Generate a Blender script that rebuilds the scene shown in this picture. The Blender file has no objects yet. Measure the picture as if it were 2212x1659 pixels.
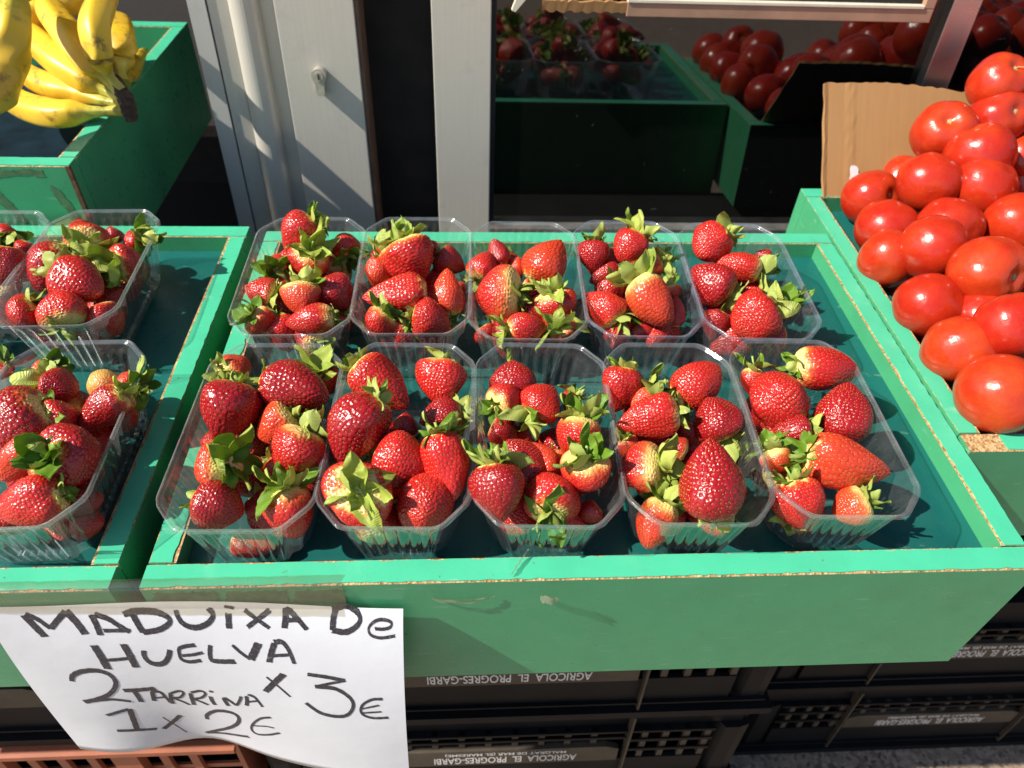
import bpy, bmesh, math, random
import numpy as np
from mathutils import Vector, Matrix, Euler, Quaternion

R = math.radians
scene = bpy.context.scene
COL = scene.collection

# ------------------------------------------------------------------ camera
cam_data = bpy.data.cameras.new('camera')
cam = bpy.data.objects.new('camera', cam_data)
COL.objects.link(cam)
cam_data.sensor_width = 36.0
cam_data.sensor_fit = 'HORIZONTAL'
cam_data.lens = 1571.35 / 2212 * 36
cam_data.clip_start = 0.02
cam_data.clip_end = 200
cam.matrix_world = Matrix(((0.9984, 0.0074, -0.0560, 0.2294),
                           (-0.0474, 0.6487, -0.7595, -0.3010),
                           (0.0308, 0.7610, 0.6481, 0.4395),
                           (0, 0, 0, 1)))
cam_data.dof.use_dof = True
cam_data.dof.focus_distance = 0.57
cam_data.dof.aperture_fstop = 8.5
scene.camera = cam

# ------------------------------------------------------------------ light
SUN = Vector((0.71, 0.165, -0.685)).normalized()      # the way the sunlight travels
world = bpy.data.worlds.new('World')
scene.world = world
world.use_nodes = True
wn = world.node_tree
bg = wn.nodes['Background']
sky = wn.nodes.new('ShaderNodeTexSky')
sky.sky_type = 'NISHITA'
sky.sun_disc = False
sky.sun_elevation = math.asin(-SUN.z)
sky.sun_rotation = math.atan2(-SUN.x, -SUN.y)
wn.links.new(sky.outputs[0], bg.inputs[0])
bg.inputs[1].default_value = 0.085
sun_data = bpy.data.lights.new('sun', 'SUN')
sun_data.energy = 4.6
sun_data.angle = R(0.53)
sun_data.color = (1.0, 0.94, 0.84)
sun = bpy.data.objects.new('sun', sun_data)
COL.objects.link(sun)
sun.rotation_euler = SUN.to_track_quat('-Z', 'Y').to_euler()
sun.location = (-3, -1, 3)
scene.view_settings.view_transform = 'Standard'
scene.view_settings.look = 'None'
scene.view_settings.exposure = 0.82
scene.view_settings.gamma = 1.0
scene.view_settings.use_curve_mapping = False
scene.cycles.max_bounces = 10
scene.cycles.diffuse_bounces = 4
scene.cycles.glossy_bounces = 4
scene.cycles.transmission_bounces = 4
scene.cycles.transparent_max_bounces = 40
scene.cycles.caustics_reflective = False
scene.cycles.caustics_refractive = False
scene.cycles.use_denoising = True
scene.cycles.sample_clamp_indirect = 4.0

# ------------------------------------------------------------------ frames
TILT = R(3.876)
MT = Matrix.Rotation(TILT, 4, 'X')      # the trays lean towards the customer
W, D, FH, BT, BB = 0.6487, 0.4484, 0.0190, 0.01925, 0.0209
rnd = random.Random(11)
nrg = np.random.default_rng(7)


# ------------------------------------------------------------------ materials
def new_mat(name):
    m = bpy.data.materials.new(name)
    m.use_nodes = True
    nt = m.node_tree
    return m, nt, nt.nodes['Principled BSDF']


def nd(nt, kind, **kw):
    n = nt.nodes.new(kind)
    for k, v in kw.items():
        setattr(n, k, v)
    return n


def ramp(nt, src, stops):
    n = nt.nodes.new('ShaderNodeValToRGB')
    el = n.color_ramp.elements
    while len(el) < len(stops):
        el.new(0.5)
    for e, (p, c) in zip(el, stops):
        e.position = p
        e.color = (c[0], c[1], c[2], 1) if len(c) == 3 else c
    nt.links.new(src, n.inputs[0])
    return n.outputs[0]


def noise(nt, scale, detail=4, rough=0.55, coord='Object', vec=None):
    n = nt.nodes.new('ShaderNodeTexNoise')
    n.inputs['Scale'].default_value = scale
    n.inputs['Detail'].default_value = detail
    n.inputs['Roughness'].default_value = rough
    if vec is None:
        tc = nt.nodes.new('ShaderNodeTexCoord')
        vec = tc.outputs[coord]
    nt.links.new(vec, n.inputs['Vector'])
    return n.outputs['Fac']


def mixc(nt, fac, a, b, blend='MIX'):
    n = nt.nodes.new('ShaderNodeMix')
    n.data_type = 'RGBA'
    n.blend_type = blend
    for sock, v in ((n.inputs[0], fac), (n.inputs[6], a), (n.inputs[7], b)):
        if isinstance(v, (int, float)):
            sock.default_value = v
        elif isinstance(v, (tuple, list)):
            sock.default_value = (v[0], v[1], v[2], 1)
        else:
            nt.links.new(v, sock)
    return n.outputs[2]


def mathn(nt, op, a, b=0.5, clamp=False):
    n = nt.nodes.new('ShaderNodeMath')
    n.operation = op
    n.use_clamp = clamp
    for sock, v in ((n.inputs[0], a), (n.inputs[1], b)):
        if isinstance(v, (int, float)):
            sock.default_value = v
        else:
            nt.links.new(v, sock)
    return n.outputs[0]


def bump(nt, bsdf, height, strength=0.3, dist=0.001):
    n = nt.nodes.new('ShaderNodeBump')
    n.inputs['Strength'].default_value = strength
    n.inputs['Distance'].default_value = dist
    nt.links.new(height, n.inputs['Height'])
    nt.links.new(n.outputs[0], bsdf.inputs['Normal'])


def simple(name, col, rough=0.5, metal=0.0, spec=0.5, var=0.0, scale=40, bumps=0.0, bscale=200):
    m, nt, b = new_mat(name)
    b.inputs['Roughness'].default_value = rough
    b.inputs['Metallic'].default_value = metal
    b.inputs['Specular IOR Level'].default_value = spec
    if var:
        f = noise(nt, scale)
        lo = tuple(c * (1 - var) for c in col)
        hi = tuple(min(1, c * (1 + var)) for c in col)
        nt.links.new(ramp(nt, f, [(0.3, lo), (0.7, hi)]), b.inputs['Base Color'])
    else:
        b.inputs['Base Color'].default_value = (*col, 1)
    if bumps:
        bump(nt, b, noise(nt, bscale), bumps, 0.0006)
    return m


def green_material(name, col, rough=0.32, dirt=0.5):
    m, nt, b = new_mat(name)
    f = noise(nt, 22, 6, 0.6)
    c1 = ramp(nt, f, [(0.28, tuple(x * 0.91 for x in col)), (0.5, col), (0.75, tuple(x * 1.06 for x in col))])
    # scuffs: thin pale scratches and small brown marks
    tc = nd(nt, 'ShaderNodeTexCoord')
    mp = nd(nt, 'ShaderNodeMapping')
    mp.inputs['Scale'].default_value = (26, 60, 300)
    mp.inputs['Rotation'].default_value = (0.2, 0.3, 0.5)
    nt.links.new(tc.outputs['Object'], mp.inputs[0])
    f2 = noise(nt, 1.0, 3, 0.6, vec=mp.outputs[0])
    sc = ramp(nt, f2, [(0.66, (0, 0, 0)), (0.74, (1, 1, 1))])
    c2 = mixc(nt, mathn(nt, 'MULTIPLY', sc, 0.30), c1, (0.45, 0.6, 0.5))
    f3 = noise(nt, 130, 2, 0.5)
    sp = ramp(nt, f3, [(0.725, (0, 0, 0)), (0.755, (1, 1, 1))])
    gr = ramp(nt, noise(nt, 9, 6, 0.7), [(0.56, (0, 0, 0)), (0.74, (1, 1, 1))])
    c2 = mixc(nt, mathn(nt, 'MULTIPLY', gr, 0.13), c2, (0.07, 0.13, 0.06))
    c3 = mixc(nt, mathn(nt, 'MULTIPLY', sp, dirt), c2, (0.10, 0.07, 0.03))
    nt.links.new(c3, b.inputs['Base Color'])
    r = ramp(nt, noise(nt, 60, 5), [(0.3, (rough - 0.06,) * 3), (0.75, (rough + 0.14,) * 3)])
    nt.links.new(r, b.inputs['Roughness'])
    b.inputs['Specular IOR Level'].default_value = 0.45
    bump(nt, b, noise(nt, 420, 3), 0.12, 0.0004)
    return m


M = {}
M['green'] = green_material('green_melamine', (0.058, 0.325, 0.150), 0.30)
M['band'] = green_material('green_edge_band', (0.062, 0.45, 0.262), 0.28, 0.7)
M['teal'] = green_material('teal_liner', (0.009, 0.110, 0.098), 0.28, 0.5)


def chip_material():
    m, nt, b = new_mat('raw_chipboard')
    v = nd(nt, 'ShaderNodeTexVoronoi')
    v.inputs['Scale'].default_value = 520
    tc = nd(nt, 'ShaderNodeTexCoord')
    nt.links.new(tc.outputs['Object'], v.inputs['Vector'])
    c = ramp(nt, v.outputs['Color'], [(0.1, (0.20, 0.10, 0.035)), (0.5, (0.42, 0.25, 0.10)), (0.9, (0.60, 0.42, 0.21))])
    nt.links.new(c, b.inputs['Base Color'])
    b.inputs['Roughness'].default_value = 0.85
    bump(nt, b, v.outputs['Distance'], 0.6, 0.001)
    return m


M['chip'] = chip_material()
M['chip_dark'] = simple('wet_chipboard', (0.13, 0.06, 0.03), 0.85, var=0.5, scale=120, bumps=0.6)


def plastic_material(name, tint, haze, gloss_rough=0.06, trans=(0.93, 0.945, 0.94)):
    """clear thin sheet: mirror-like Fresnel reflection over straight-through transmission, a little milky haze"""
    m = bpy.data.materials.new(name)
    m.use_nodes = True
    nt = m.node_tree
    nt.nodes.clear()
    out = nd(nt, 'ShaderNodeOutputMaterial')
    lw = nd(nt, 'ShaderNodeLayerWeight')
    lw.inputs['Blend'].default_value = 0.5
    p = mathn(nt, 'POWER', lw.outputs['Facing'], 4.0)
    fac = mathn(nt, 'ADD', mathn(nt, 'MULTIPLY', p, 0.85), 0.095, True)
    tr = nd(nt, 'ShaderNodeBsdfTransparent')
    tr.inputs[0].default_value = (*trans, 1)
    gl = nd(nt, 'ShaderNodeBsdfGlossy')
    gl.inputs['Roughness'].default_value = gloss_rough
    gl.inputs[0].default_value = (1, 1, 1, 1)
    mx = nd(nt, 'ShaderNodeMixShader')
    nt.links.new(fac, mx.inputs[0])
    nt.links.new(tr.outputs[0], mx.inputs[1])
    nt.links.new(gl.outputs[0], mx.inputs[2])
    df = nd(nt, 'ShaderNodeBsdfDiffuse')
    df.inputs[0].default_value = (*tint, 1)
    tl = nd(nt, 'ShaderNodeBsdfTranslucent')
    tl.inputs[0].default_value = (*tint, 1)
    ad = nd(nt, 'ShaderNodeMixShader')
    ad.inputs[0].default_value = 0.5
    nt.links.new(df.outputs[0], ad.inputs[1])
    nt.links.new(tl.outputs[0], ad.inputs[2])
    m2 = nd(nt, 'ShaderNodeMixShader')
    f = noise(nt, 55, 4)
    hz = mathn(nt, 'MULTIPLY', ramp(nt, f, [(0.3, (0.55,) * 3), (0.75, (1.35,) * 3)]), haze)
    nt.links.new(hz, m2.inputs[0])
    nt.links.new(mx.outputs[0], m2.inputs[1])
    nt.links.new(ad.outputs[0], m2.inputs[2])
    nt.links.new(m2.outputs[0], out.inputs[0])
    return m


M['pet'] = plastic_material('clear_plastic', (0.80, 0.84, 0.86), 0.055, 0.06)
M['pet_rim'] = plastic_material('clear_plastic_rim', (0.80, 0.83, 0.84), 0.13, 0.07)
M['pet_blue'] = plastic_material('bluish_clear_plastic', (0.62, 0.72, 0.86), 0.075, 0.05)
M['pet_blue_rim'] = plastic_material('bluish_clear_plastic_rim', (0.66, 0.70, 0.88), 0.17, 0.07)
M['tape'] = plastic_material('clear_tape', (0.50, 0.44, 0.32), 0.09, 0.13, (0.93, 0.90, 0.82))
M['glue'] = simple('dried_glue', (0.075, 0.17, 0.075), 0.6, var=0.35, scale=90)


def berry_material():
    m, nt, b = new_mat('strawberry_skin')
    oi = nd(nt, 'ShaderNodeObjectInfo')
    at = nd(nt, 'ShaderNodeAttribute', attribute_name='along')
    n1 = noise(nt, 3.2, 5, 0.6)
    n2 = noise(nt, 11, 4, 0.6)
    # flesh is paler near the calyx; how far down depends on the fruit (object colour alpha)
    reach = mathn(nt, 'MULTIPLY', oi.outputs['Alpha'], 0.34)
    wob = mathn(nt, 'MULTIPLY', mathn(nt, 'SUBTRACT', n1, 0.5), 0.42)
    t = mathn(nt, 'ADD', at.outputs['Fac'], wob)
    q = nd(nt, 'ShaderNodeMapRange')
    q.interpolation_type = 'SMOOTHSTEP'
    nt.links.new(t, q.inputs[0])
    nt.links.new(mathn(nt, 'MULTIPLY', reach, 0.15), q.inputs[1])
    nt.links.new(mathn(nt, 'ADD', reach, 0.02), q.inputs[2])
    q.inputs[3].default_value = 1
    q.inputs[4].default_value = 0
    q2 = nd(nt, 'ShaderNodeMapRange')
    q2.interpolation_type = 'SMOOTHSTEP'
    nt.links.new(t, q2.inputs[0])
    nt.links.new(mathn(nt, 'MULTIPLY', reach, 0.55), q2.inputs[1])
    nt.links.new(mathn(nt, 'ADD', mathn(nt, 'MULTIPLY', reach, 1.5), 0.06), q2.inputs[2])
    q2.inputs[3].default_value = 1
    q2.inputs[4].default_value = 0
    red = mixc(nt, mathn(nt, 'MULTIPLY', n2, 0.5), oi.outputs['Color'], (0.34, 0.010, 0.012))
    c1 = mixc(nt, mathn(nt, 'MULTIPLY', q2.outputs[0], 0.85), red, (0.66, 0.13, 0.03))
    c2 = mixc(nt, q.outputs[0], c1, (0.74, 0.58, 0.20))
    nt.links.new(c2, b.inputs['Base Color'])
    b.inputs['Roughness'].default_value = 0.20
    b.inputs['Specular IOR Level'].default_value = 0.55
    b.inputs['Subsurface Weight'].default_value = 0.12
    b.inputs['Subsurface Radius'].default_value = (1.0, 0.18, 0.1)
    b.inputs['Subsurface Scale'].default_value = 0.003
    bump(nt, b, noise(nt, 12, 3, 0.6), 0.12, 0.02)
    return m


M['berry'] = berry_material()
M['seed'] = simple('strawberry_seed', (0.50, 0.25, 0.05), 0.4, var=0.4, scale=6)


def leaf_material(name, col, tr=0.3, var=0.35):
    m = bpy.data.materials.new(name)
    m.use_nodes = True
    nt = m.node_tree
    b = nt.nodes['Principled BSDF']
    oi = nd(nt, 'ShaderNodeObjectInfo')
    n1 = noise(nt, 5, 4)
    dark = tuple(c * (1 - var) for c in col)
    lite = (min(1, col[0] * 1.5 + 0.02), min(1, col[1] * 1.2), col[2] * 1.1)
    c = mixc(nt, mathn(nt, 'ADD', mathn(nt, 'MULTIPLY', n1, 0.5), mathn(nt, 'MULTIPLY', oi.outputs['Random'], 0.5)), dark, lite)
    edge = nd(nt, 'ShaderNodeAttribute', attribute_name='along')
    dry = ramp(nt, mathn(nt, 'ADD', edge.outputs['Fac'], mathn(nt, 'MULTIPLY', oi.outputs['Random'], 0.25)), [(1.06, (0, 0, 0)), (1.2, (1, 1, 1))])
    c = mixc(nt, mathn(nt, 'MULTIPLY', dry, 0.7), c, (0.22, 0.14, 0.06))
    nt.links.new(c, b.inputs['Base Color'])
    b.inputs['Roughness'].default_value = 0.42
    tl = nd(nt, 'ShaderNodeBsdfTranslucent')
    nt.links.new(c, tl.inputs[0])
    mx = nd(nt, 'ShaderNodeMixShader')
    mx.inputs[0].default_value = tr
    out = nt.nodes['Material Output']
    nt.links.new(b.outputs[0], mx.inputs[1])
    nt.links.new(tl.outputs[0], mx.inputs[2])
    nt.links.new(mx.outputs[0], out.inputs[0])
    w = nd(nt, 'ShaderNodeTexWave')
    w.inputs['Scale'].default_value = 9
    w.inputs['Distortion'].default_value = 3
    tc = nd(nt, 'ShaderNodeTexCoord')
    nt.links.new(tc.outputs['Object'], w.inputs['Vector'])
    bump(nt, b, w.outputs['Fac'], 0.25, 0.02)
    return m


M['sepal'] = leaf_material('sepal_face', (0.150, 0.340, 0.028), 0.4, 0.28)
M['sepal_back'] = leaf_material('sepal_underside', (0.43, 0.58, 0.14), 0.4, 0.2)
M['sepal_pale'] = leaf_material('pale_sepal_face', (0.38, 0.55, 0.10), 0.4, 0.2)
M['calyx'] = simple('calyx_heart', (0.26, 0.36, 0.06), 0.5, var=0.35, scale=90)


def tomato_material():
    m, nt, b = new_mat('tomato_skin')
    oi = nd(nt, 'ShaderNodeObjectInfo')
    n1 = noise(nt, 1.6, 5, 0.6)
    c = ramp(nt, mathn(nt, 'ADD', mathn(nt, 'MULTIPLY', n1, 0.7), mathn(nt, 'MULTIPLY', oi.outputs['Random'], 0.3)),
             [(0.20, (0.34, 0.010, 0.006)), (0.50, (0.43, 0.026, 0.007)), (0.8, (0.47, 0.058, 0.010))])
    at = nd(nt, 'ShaderNodeAttribute', attribute_name='along')
    sh = ramp(nt, at.outputs['Fac'], [(0.04, (1, 1, 1)), (0.30, (0, 0, 0))])
    c = mixc(nt, mathn(nt, 'MULTIPLY', sh, 0.35), c, (0.52, 0.09, 0.02))
    sp = ramp(nt, noise(nt, 26, 2), [(0.70, (0, 0, 0)), (0.74, (1, 1, 1))])
    c = mixc(nt, mathn(nt, 'MULTIPLY', sp, 0.10), c, (0.75, 0.35, 0.12))
    nt.links.new(c, b.inputs['Base Color'])
    nt.links.new(ramp(nt, noise(nt, 3, 5), [(0.3, (0.15,) * 3), (0.75, (0.34,) * 3)]), b.inputs['Roughness'])
    b.inputs['Subsurface Weight'].default_value = 0.10
    b.inputs['Subsurface Radius'].default_value = (1.0, 0.2, 0.1)
    b.inputs['Subsurface Scale'].default_value = 0.006
    bump(nt, b, noise(nt, 7, 4), 0.10, 0.004)
    return m


M['tomato'] = tomato_material()
M['scar'] = simple('stem_scar', (0.40, 0.27, 0.12), 0.8, var=0.5, scale=120)


def banana_material():
    m, nt, b = new_mat('banana_peel')
    at = nd(nt, 'ShaderNodeAttribute', attribute_name='along')
    c = ramp(nt, at.outputs['Fac'], [(0.0, (0.42, 0.40, 0.07)), (0.20, (0.46, 0.44, 0.06)), (0.36, (0.76, 0.50, 0.024)),
                                     (0.85, (0.70, 0.43, 0.028)), (0.955, (0.52, 0.42, 0.05)), (0.985, (0.05, 0.03, 0.015))])
    n1 = noise(nt, 75, 5, 0.7)
    n0 = noise(nt, 16, 3, 0.6)
    br = mathn(nt, 'MULTIPLY', ramp(nt, n1, [(0.50, (0, 0, 0)), (0.66, (1, 1, 1))]), ramp(nt, n0, [(0.46, (0, 0, 0)), (0.56, (1, 1, 1))]))
    c = mixc(nt, mathn(nt, 'MULTIPLY', br, 0.85), c, (0.10, 0.045, 0.015))
    n2 = noise(nt, 18, 4)
    c = mixc(nt, mathn(nt, 'MULTIPLY', ramp(nt, n2, [(0.45, (0, 0, 0)), (0.7, (1, 1, 1))]), 0.5), c, (0.50, 0.27, 0.04))
    nt.links.new(c, b.inputs['Base Color'])
    b.inputs['Roughness'].default_value = 0.42
    bump(nt, b, n2, 0.15, 0.002)
    return m


M['banana'] = banana_material()
M['crown'] = simple('dry_banana_crown', (0.055, 0.032, 0.02), 0.8, var=0.5, scale=110, bumps=0.8, bscale=160)


def paper_material():
    m, nt, b = new_mat('white_paper')
    c = ramp(nt, noise(nt, 14, 4), [(0.3, (0.60, 0.61, 0.64)), (0.7, (0.66, 0.67, 0.70))])
    nt.links.new(c, b.inputs['Base Color'])
    b.inputs['Roughness'].default_value = 0.75
    bump(nt, b, noise(nt, 28, 4), 0.25, 0.002)
    return m


M['paper'] = paper_material()


def ink_material():
    m, nt, b = new_mat('marker_ink')
    tc = nd(nt, 'ShaderNodeTexCoord')
    c = ramp(nt, noise(nt, 620, 3, 0.6), [(0.40, (0.020, 0.018, 0.022)), (0.62, (0.05, 0.045, 0.055)), (0.76, (0.26, 0.25, 0.28))])
    nt.links.new(c, b.inputs['Base Color'])
    b.inputs['Roughness'].default_value = 0.55
    return m


M['ink'] = ink_material()


def cardboard_material():
    m, nt, b = new_mat('brown_cardboard')
    tc = nd(nt, 'ShaderNodeTexCoord')
    mp = nd(nt, 'ShaderNodeMapping')
    mp.inputs['Scale'].default_value = (190, 14, 14)
    nt.links.new(tc.outputs['Object'], mp.inputs[0])
    f = noise(nt, 1.0, 4, 0.6, vec=mp.outputs[0])
    c = ramp(nt, f, [(0.3, (0.29, 0.150, 0.053)), (0.7, (0.315, 0.168, 0.062))])
    nt.links.new(c, b.inputs['Base Color'])
    b.inputs['Roughness'].default_value = 0.8
    bump(nt, b, f, 0.08, 0.001)
    return m


M['card'] = cardboard_material()
M['card_tear'] = simple('torn_white_paper', (0.62, 0.58, 0.58), 0.8, var=0.15)


def alu_material(name, col, rough, metal=0.85):
    m, nt, b = new_mat(name)
    tc = nd(nt, 'ShaderNodeTexCoord')
    mp = nd(nt, 'ShaderNodeMapping')
    mp.inputs['Scale'].default_value = (420, 420, 6)
    nt.links.new(tc.outputs['Object'], mp.inputs[0])
    f = noise(nt, 1.0, 4, 0.6, vec=mp.outputs[0])
    c = ramp(nt, f, [(0.25, tuple(x * 0.95 for x in col)), (0.75, tuple(x * 1.03 for x in col))])
    f2 = noise(nt, 30, 5, 0.65)
    c = mixc(nt, mathn(nt, 'MULTIPLY', ramp(nt, f2, [(0.55, (0, 0, 0)), (0.8, (1, 1, 1))]), 0.35), c, tuple(x * 0.6 for x in col))
    nt.links.new(c, b.inputs['Base Color'])
    b.inputs['Metallic'].default_value = metal
    nt.links.new(ramp(nt, f2, [(0.3, (rough,) * 3), (0.8, (rough + 0.15,) * 3)]), b.inputs['Roughness'])
    return m


M['alu'] = alu_material('anodised_aluminium', (0.63, 0.595, 0.515), 0.36, 0.25)
M['alu_bright'] = alu_material('polished_aluminium', (0.62, 0.60, 0.57), 0.26, 0.92)
M['alu_matt'] = alu_material('weathered_aluminium', (0.53, 0.52, 0.48), 0.48, 0.2)
M['sill'] = simple('grimy_sill', (0.085, 0.085, 0.08), 0.6, var=0.4, scale=30)
M['steel'] = simple('satin_steel', (0.55, 0.50, 0.42), 0.35, 0.5, var=0.2, scale=120)
M['bronze'] = simple('brown_seal', (0.13, 0.075, 0.05), 0.6, var=0.3)
M['rubber'] = simple('black_rubber', (0.006, 0.006, 0.006), 0.6)
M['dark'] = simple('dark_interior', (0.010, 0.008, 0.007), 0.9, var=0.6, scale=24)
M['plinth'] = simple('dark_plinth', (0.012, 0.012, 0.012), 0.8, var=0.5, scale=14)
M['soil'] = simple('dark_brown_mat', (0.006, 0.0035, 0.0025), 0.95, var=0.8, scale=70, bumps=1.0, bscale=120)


def glass_material():
    m, nt, b = new_mat('dark_shop_glass')
    n1 = noise(nt, 90, 2, 0.5)
    n0 = noise(nt, 9, 3, 0.5)
    accent = mathn(nt, 'MULTIPLY', ramp(nt, n1, [(0.71, (0, 0, 0)), (0.76, (1, 1, 1))]), ramp(nt, n0, [(0.5, (0, 0, 0)), (0.6, (1, 1, 1))]))  # sparse dust specks on the glass
    c = mixc(nt, mathn(nt, 'MULTIPLY', accent, 0.25), (0.0035, 0.0035, 0.0035), (0.25, 0.24, 0.22))
    nt.links.new(c, b.inputs['Base Color'])
    b.inputs['Roughness'].default_value = 0.03
    b.inputs['IOR'].default_value = 1.85
    return m


M['glass'] = glass_material()
M['cream'] = simple('cream_paint', (0.66, 0.60, 0.47), 0.5, var=0.08)
M['rail'] = simple('beige_wood_rail', (0.36, 0.21, 0.14), 0.55, var=0.15, scale=30)
M['crate'] = simple('black_plastic', (0.0045, 0.0045, 0.005), 0.65, spec=0.22, var=0.4, scale=20)
M['crate_brown'] = simple('brownish_black_plastic', (0.055, 0.042, 0.028), 0.6, var=0.3, scale=30)  # browner and paler than the crate black, for bars, ribs and panel
M['terra'] = simple('terracotta_plastic', (0.33, 0.095, 0.042), 0.5, var=0.18, scale=18)
M['print'] = simple('white_print', (0.72, 0.70, 0.66), 0.6, var=0.15, scale=60)


def granite_material():
    m, nt, b = new_mat('granite_paving')
    v = nd(nt, 'ShaderNodeTexVoronoi')
    v.inputs['Scale'].default_value = 150
    tc = nd(nt, 'ShaderNodeTexCoord')
    nt.links.new(tc.outputs['Object'], v.inputs['Vector'])
    c = ramp(nt, v.outputs['Color'], [(0.1, (0.05, 0.038, 0.028)), (0.45, (0.27, 0.19, 0.13)), (0.85, (0.42, 0.31, 0.225))])
    c = mixc(nt, mathn(nt, 'MULTIPLY', noise(nt, 6, 5), 0.6), c, (0.17, 0.13, 0.10))
    nt.links.new(c, b.inputs['Base Color'])
    b.inputs['Roughness'].default_value = 0.6
    return m


M['granite'] = granite_material()


# ------------------------------------------------------------------ mesh helpers
class MB:
    """collects faces, builds ONE mesh object"""

    def __init__(self):
        self.v, self.f, self.m = [], [], []

    def quadgrid(self, P, mat=0, wrap_u=False, wrap_v=False):
        nu, nv = len(P), len(P[0])
        o = len(self.v)
        for row in P:
            self.v += [tuple(p) for p in row]
        for i in range(nu if wrap_u else nu - 1):
            for j in range(nv if wrap_v else nv - 1):
                a, b = o + i * nv + j, o + i * nv + (j + 1) % nv
                c, d = o + ((i + 1) % nu) * nv + (j + 1) % nv, o + ((i + 1) % nu) * nv + j
                self.f.append((a, b, c, d))
                self.m.append(mat)

    def face(self, pts, mat=0):
        o = len(self.v)
        self.v += [tuple(p) for p in pts]
        self.f.append(tuple(range(o, o + len(pts))))
        self.m.append(mat)

    def box(self, x0, x1, y0, y1, z0, z1, mat=0, top=None):
        o = len(self.v)
        self.v += [(x0, y0, z0), (x1, y0, z0), (x1, y1, z0), (x0, y1, z0), (x0, y0, z1), (x1, y0, z1), (x1, y1, z1), (x0, y1, z1)]
        fs = [(0, 3, 2, 1), (4, 5, 6, 7), (0, 1, 5, 4), (1, 2, 6, 5), (2, 3, 7, 6), (3, 0, 4, 7)]
        for k, q in enumerate(fs):
            self.f.append(tuple(o + i for i in q))
            self.m.append(top if (k == 1 and top is not None) else mat)

    def prism(self, poly, axis, a0, a1, mat=0, mats=None):
        """poly of 2-D points, extruded along axis ('x': poly is y,z ; 'y': x,z ; 'z': x,y)"""
        def p3(p, a):
            return {'x': (a, p[0], p[1]), 'y': (p[0], a, p[1]), 'z': (p[0], p[1], a)}[axis]
        o = len(self.v)
        n = len(poly)
        self.v += [p3(p, a0) for p in poly] + [p3(p, a1) for p in poly]
        for i in range(n):
            j = (i + 1) % n
            self.f.append((o + i, o + j, o + n + j, o + n + i))
            self.m.append(mats[i] if mats else mat)
        self.f.append(tuple(o + i for i in range(n))[::-1])
        self.m.append(mat)
        self.f.append(tuple(o + n + i for i in range(n)))
        self.m.append(mat)

    def tube(self, pts, rad, n=10, mat=0, cap=True):
        P = [Vector(p) for p in pts]
        rows = []
        up = Vector((0.13, 0.31, 0.94)).normalized()
        for i, p in enumerate(P):
            t = (P[min(i + 1, len(P) - 1)] - P[max(i - 1, 0)]).normalized()
            s = t.cross(up)
            if s.length < 1e-4:
                s = t.cross(Vector((1, 0, 0)))
            s.normalize()
            w = s.cross(t).normalized()
            r = rad[i] if isinstance(rad, (list, tuple)) else rad
            rows.append([p + (s * math.cos(2 * math.pi * k / n) + w * math.sin(2 * math.pi * k / n)) * r for k in range(n)])
        self.quadgrid(rows, mat, wrap_v=True)
        if cap:
            self.face(rows[0], mat)
            self.face(rows[-1][::-1], mat)

    def mesh(self, name, mats, smooth=False, fix=True):
        me = bpy.data.meshes.new(name)
        me.from_pydata(self.v, [], self.f)
        for m in mats:
            me.materials.append(m)
        if len(mats) > 1:
            me.polygons.foreach_set('material_index', self.m)
        if smooth:
            me.polygons.foreach_set('use_smooth', [True] * len(self.f))
        if fix:
            bm = bmesh.new()
            bm.from_mesh(me)
            bmesh.ops.remove_doubles(bm, verts=bm.verts, dist=1e-6)
            bmesh.ops.recalc_face_normals(bm, faces=bm.faces)
            bm.to_mesh(me)
            bm.free()
        me.update()
        return me

    def build(self, name, mats, parent=None, smooth=False, matrix=None, fix=True):
        if not isinstance(mats, (list, tuple)):
            mats = [mats]
        return link(name, self.mesh(name, mats, smooth, fix), parent, matrix)


def link(name, data, parent=None, matrix=None):
    o = bpy.data.objects.new(name, data)
    COL.objects.link(o)
    if parent is not None:
        o.parent = parent
    if matrix is not None:
        o.matrix_local = matrix
    return o


def tag(o, label, cat, group=None):
    o['label'] = label
    o['category'] = cat
    if group:
        o['group'] = group
    return o


def thing(name, label, cat, matrix=None, group=None):
    return tag(link(name, None, None, matrix), label, cat, group)


def structure(o):
    o['kind'] = 'structure'
    return o


def T(x, y, z):
    return Matrix.Translation((x, y, z))


def box_obj(name, mat, parent, x0, x1, y0, y1, z0, z1, bev=0.0, matrix=None):
    b = MB()
    b.box(x0, x1, y0, y1, z0, z1)
    me = b.mesh(name, [mat])
    if bev:
        bm = bmesh.new()
        bm.from_mesh(me)
        bmesh.ops.bevel(bm, geom=bm.edges, offset=bev, segments=2, affect='EDGES', profile=0.6)
        bm.to_mesh(me)
        bm.free()
    return link(name, me, parent, matrix)


# ------------------------------------------------------------------ measured data
PUNNETS = {
 'F1': (0.0694, 0.1063, 1.1),
 'F2': (0.1772, 0.1060, 1.8),
 'F3': (0.2855, 0.1050, 2.0),
 'F4': (0.3925, 0.1045, 1.2),
 'F5': (0.5010, 0.1085, 1.5),
 'B1': (0.0700, 0.3050, -0.6),
 'B2': (0.1768, 0.3060, 0.2),
 'B3': (0.2825, 0.2985, 1.4),
 'B4': (0.3880, 0.3015, 1.2),
 'B5': (0.4960, 0.2975, 1.8),
 'LB': (-0.1370, 0.3180, -1.5),
 'LF': (-0.0880, 0.1110, -1.2),
 'LB2': (-0.2460, 0.3150, 0.8),
 'LF2': (-0.1970, 0.1080, -0.5),
}
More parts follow.
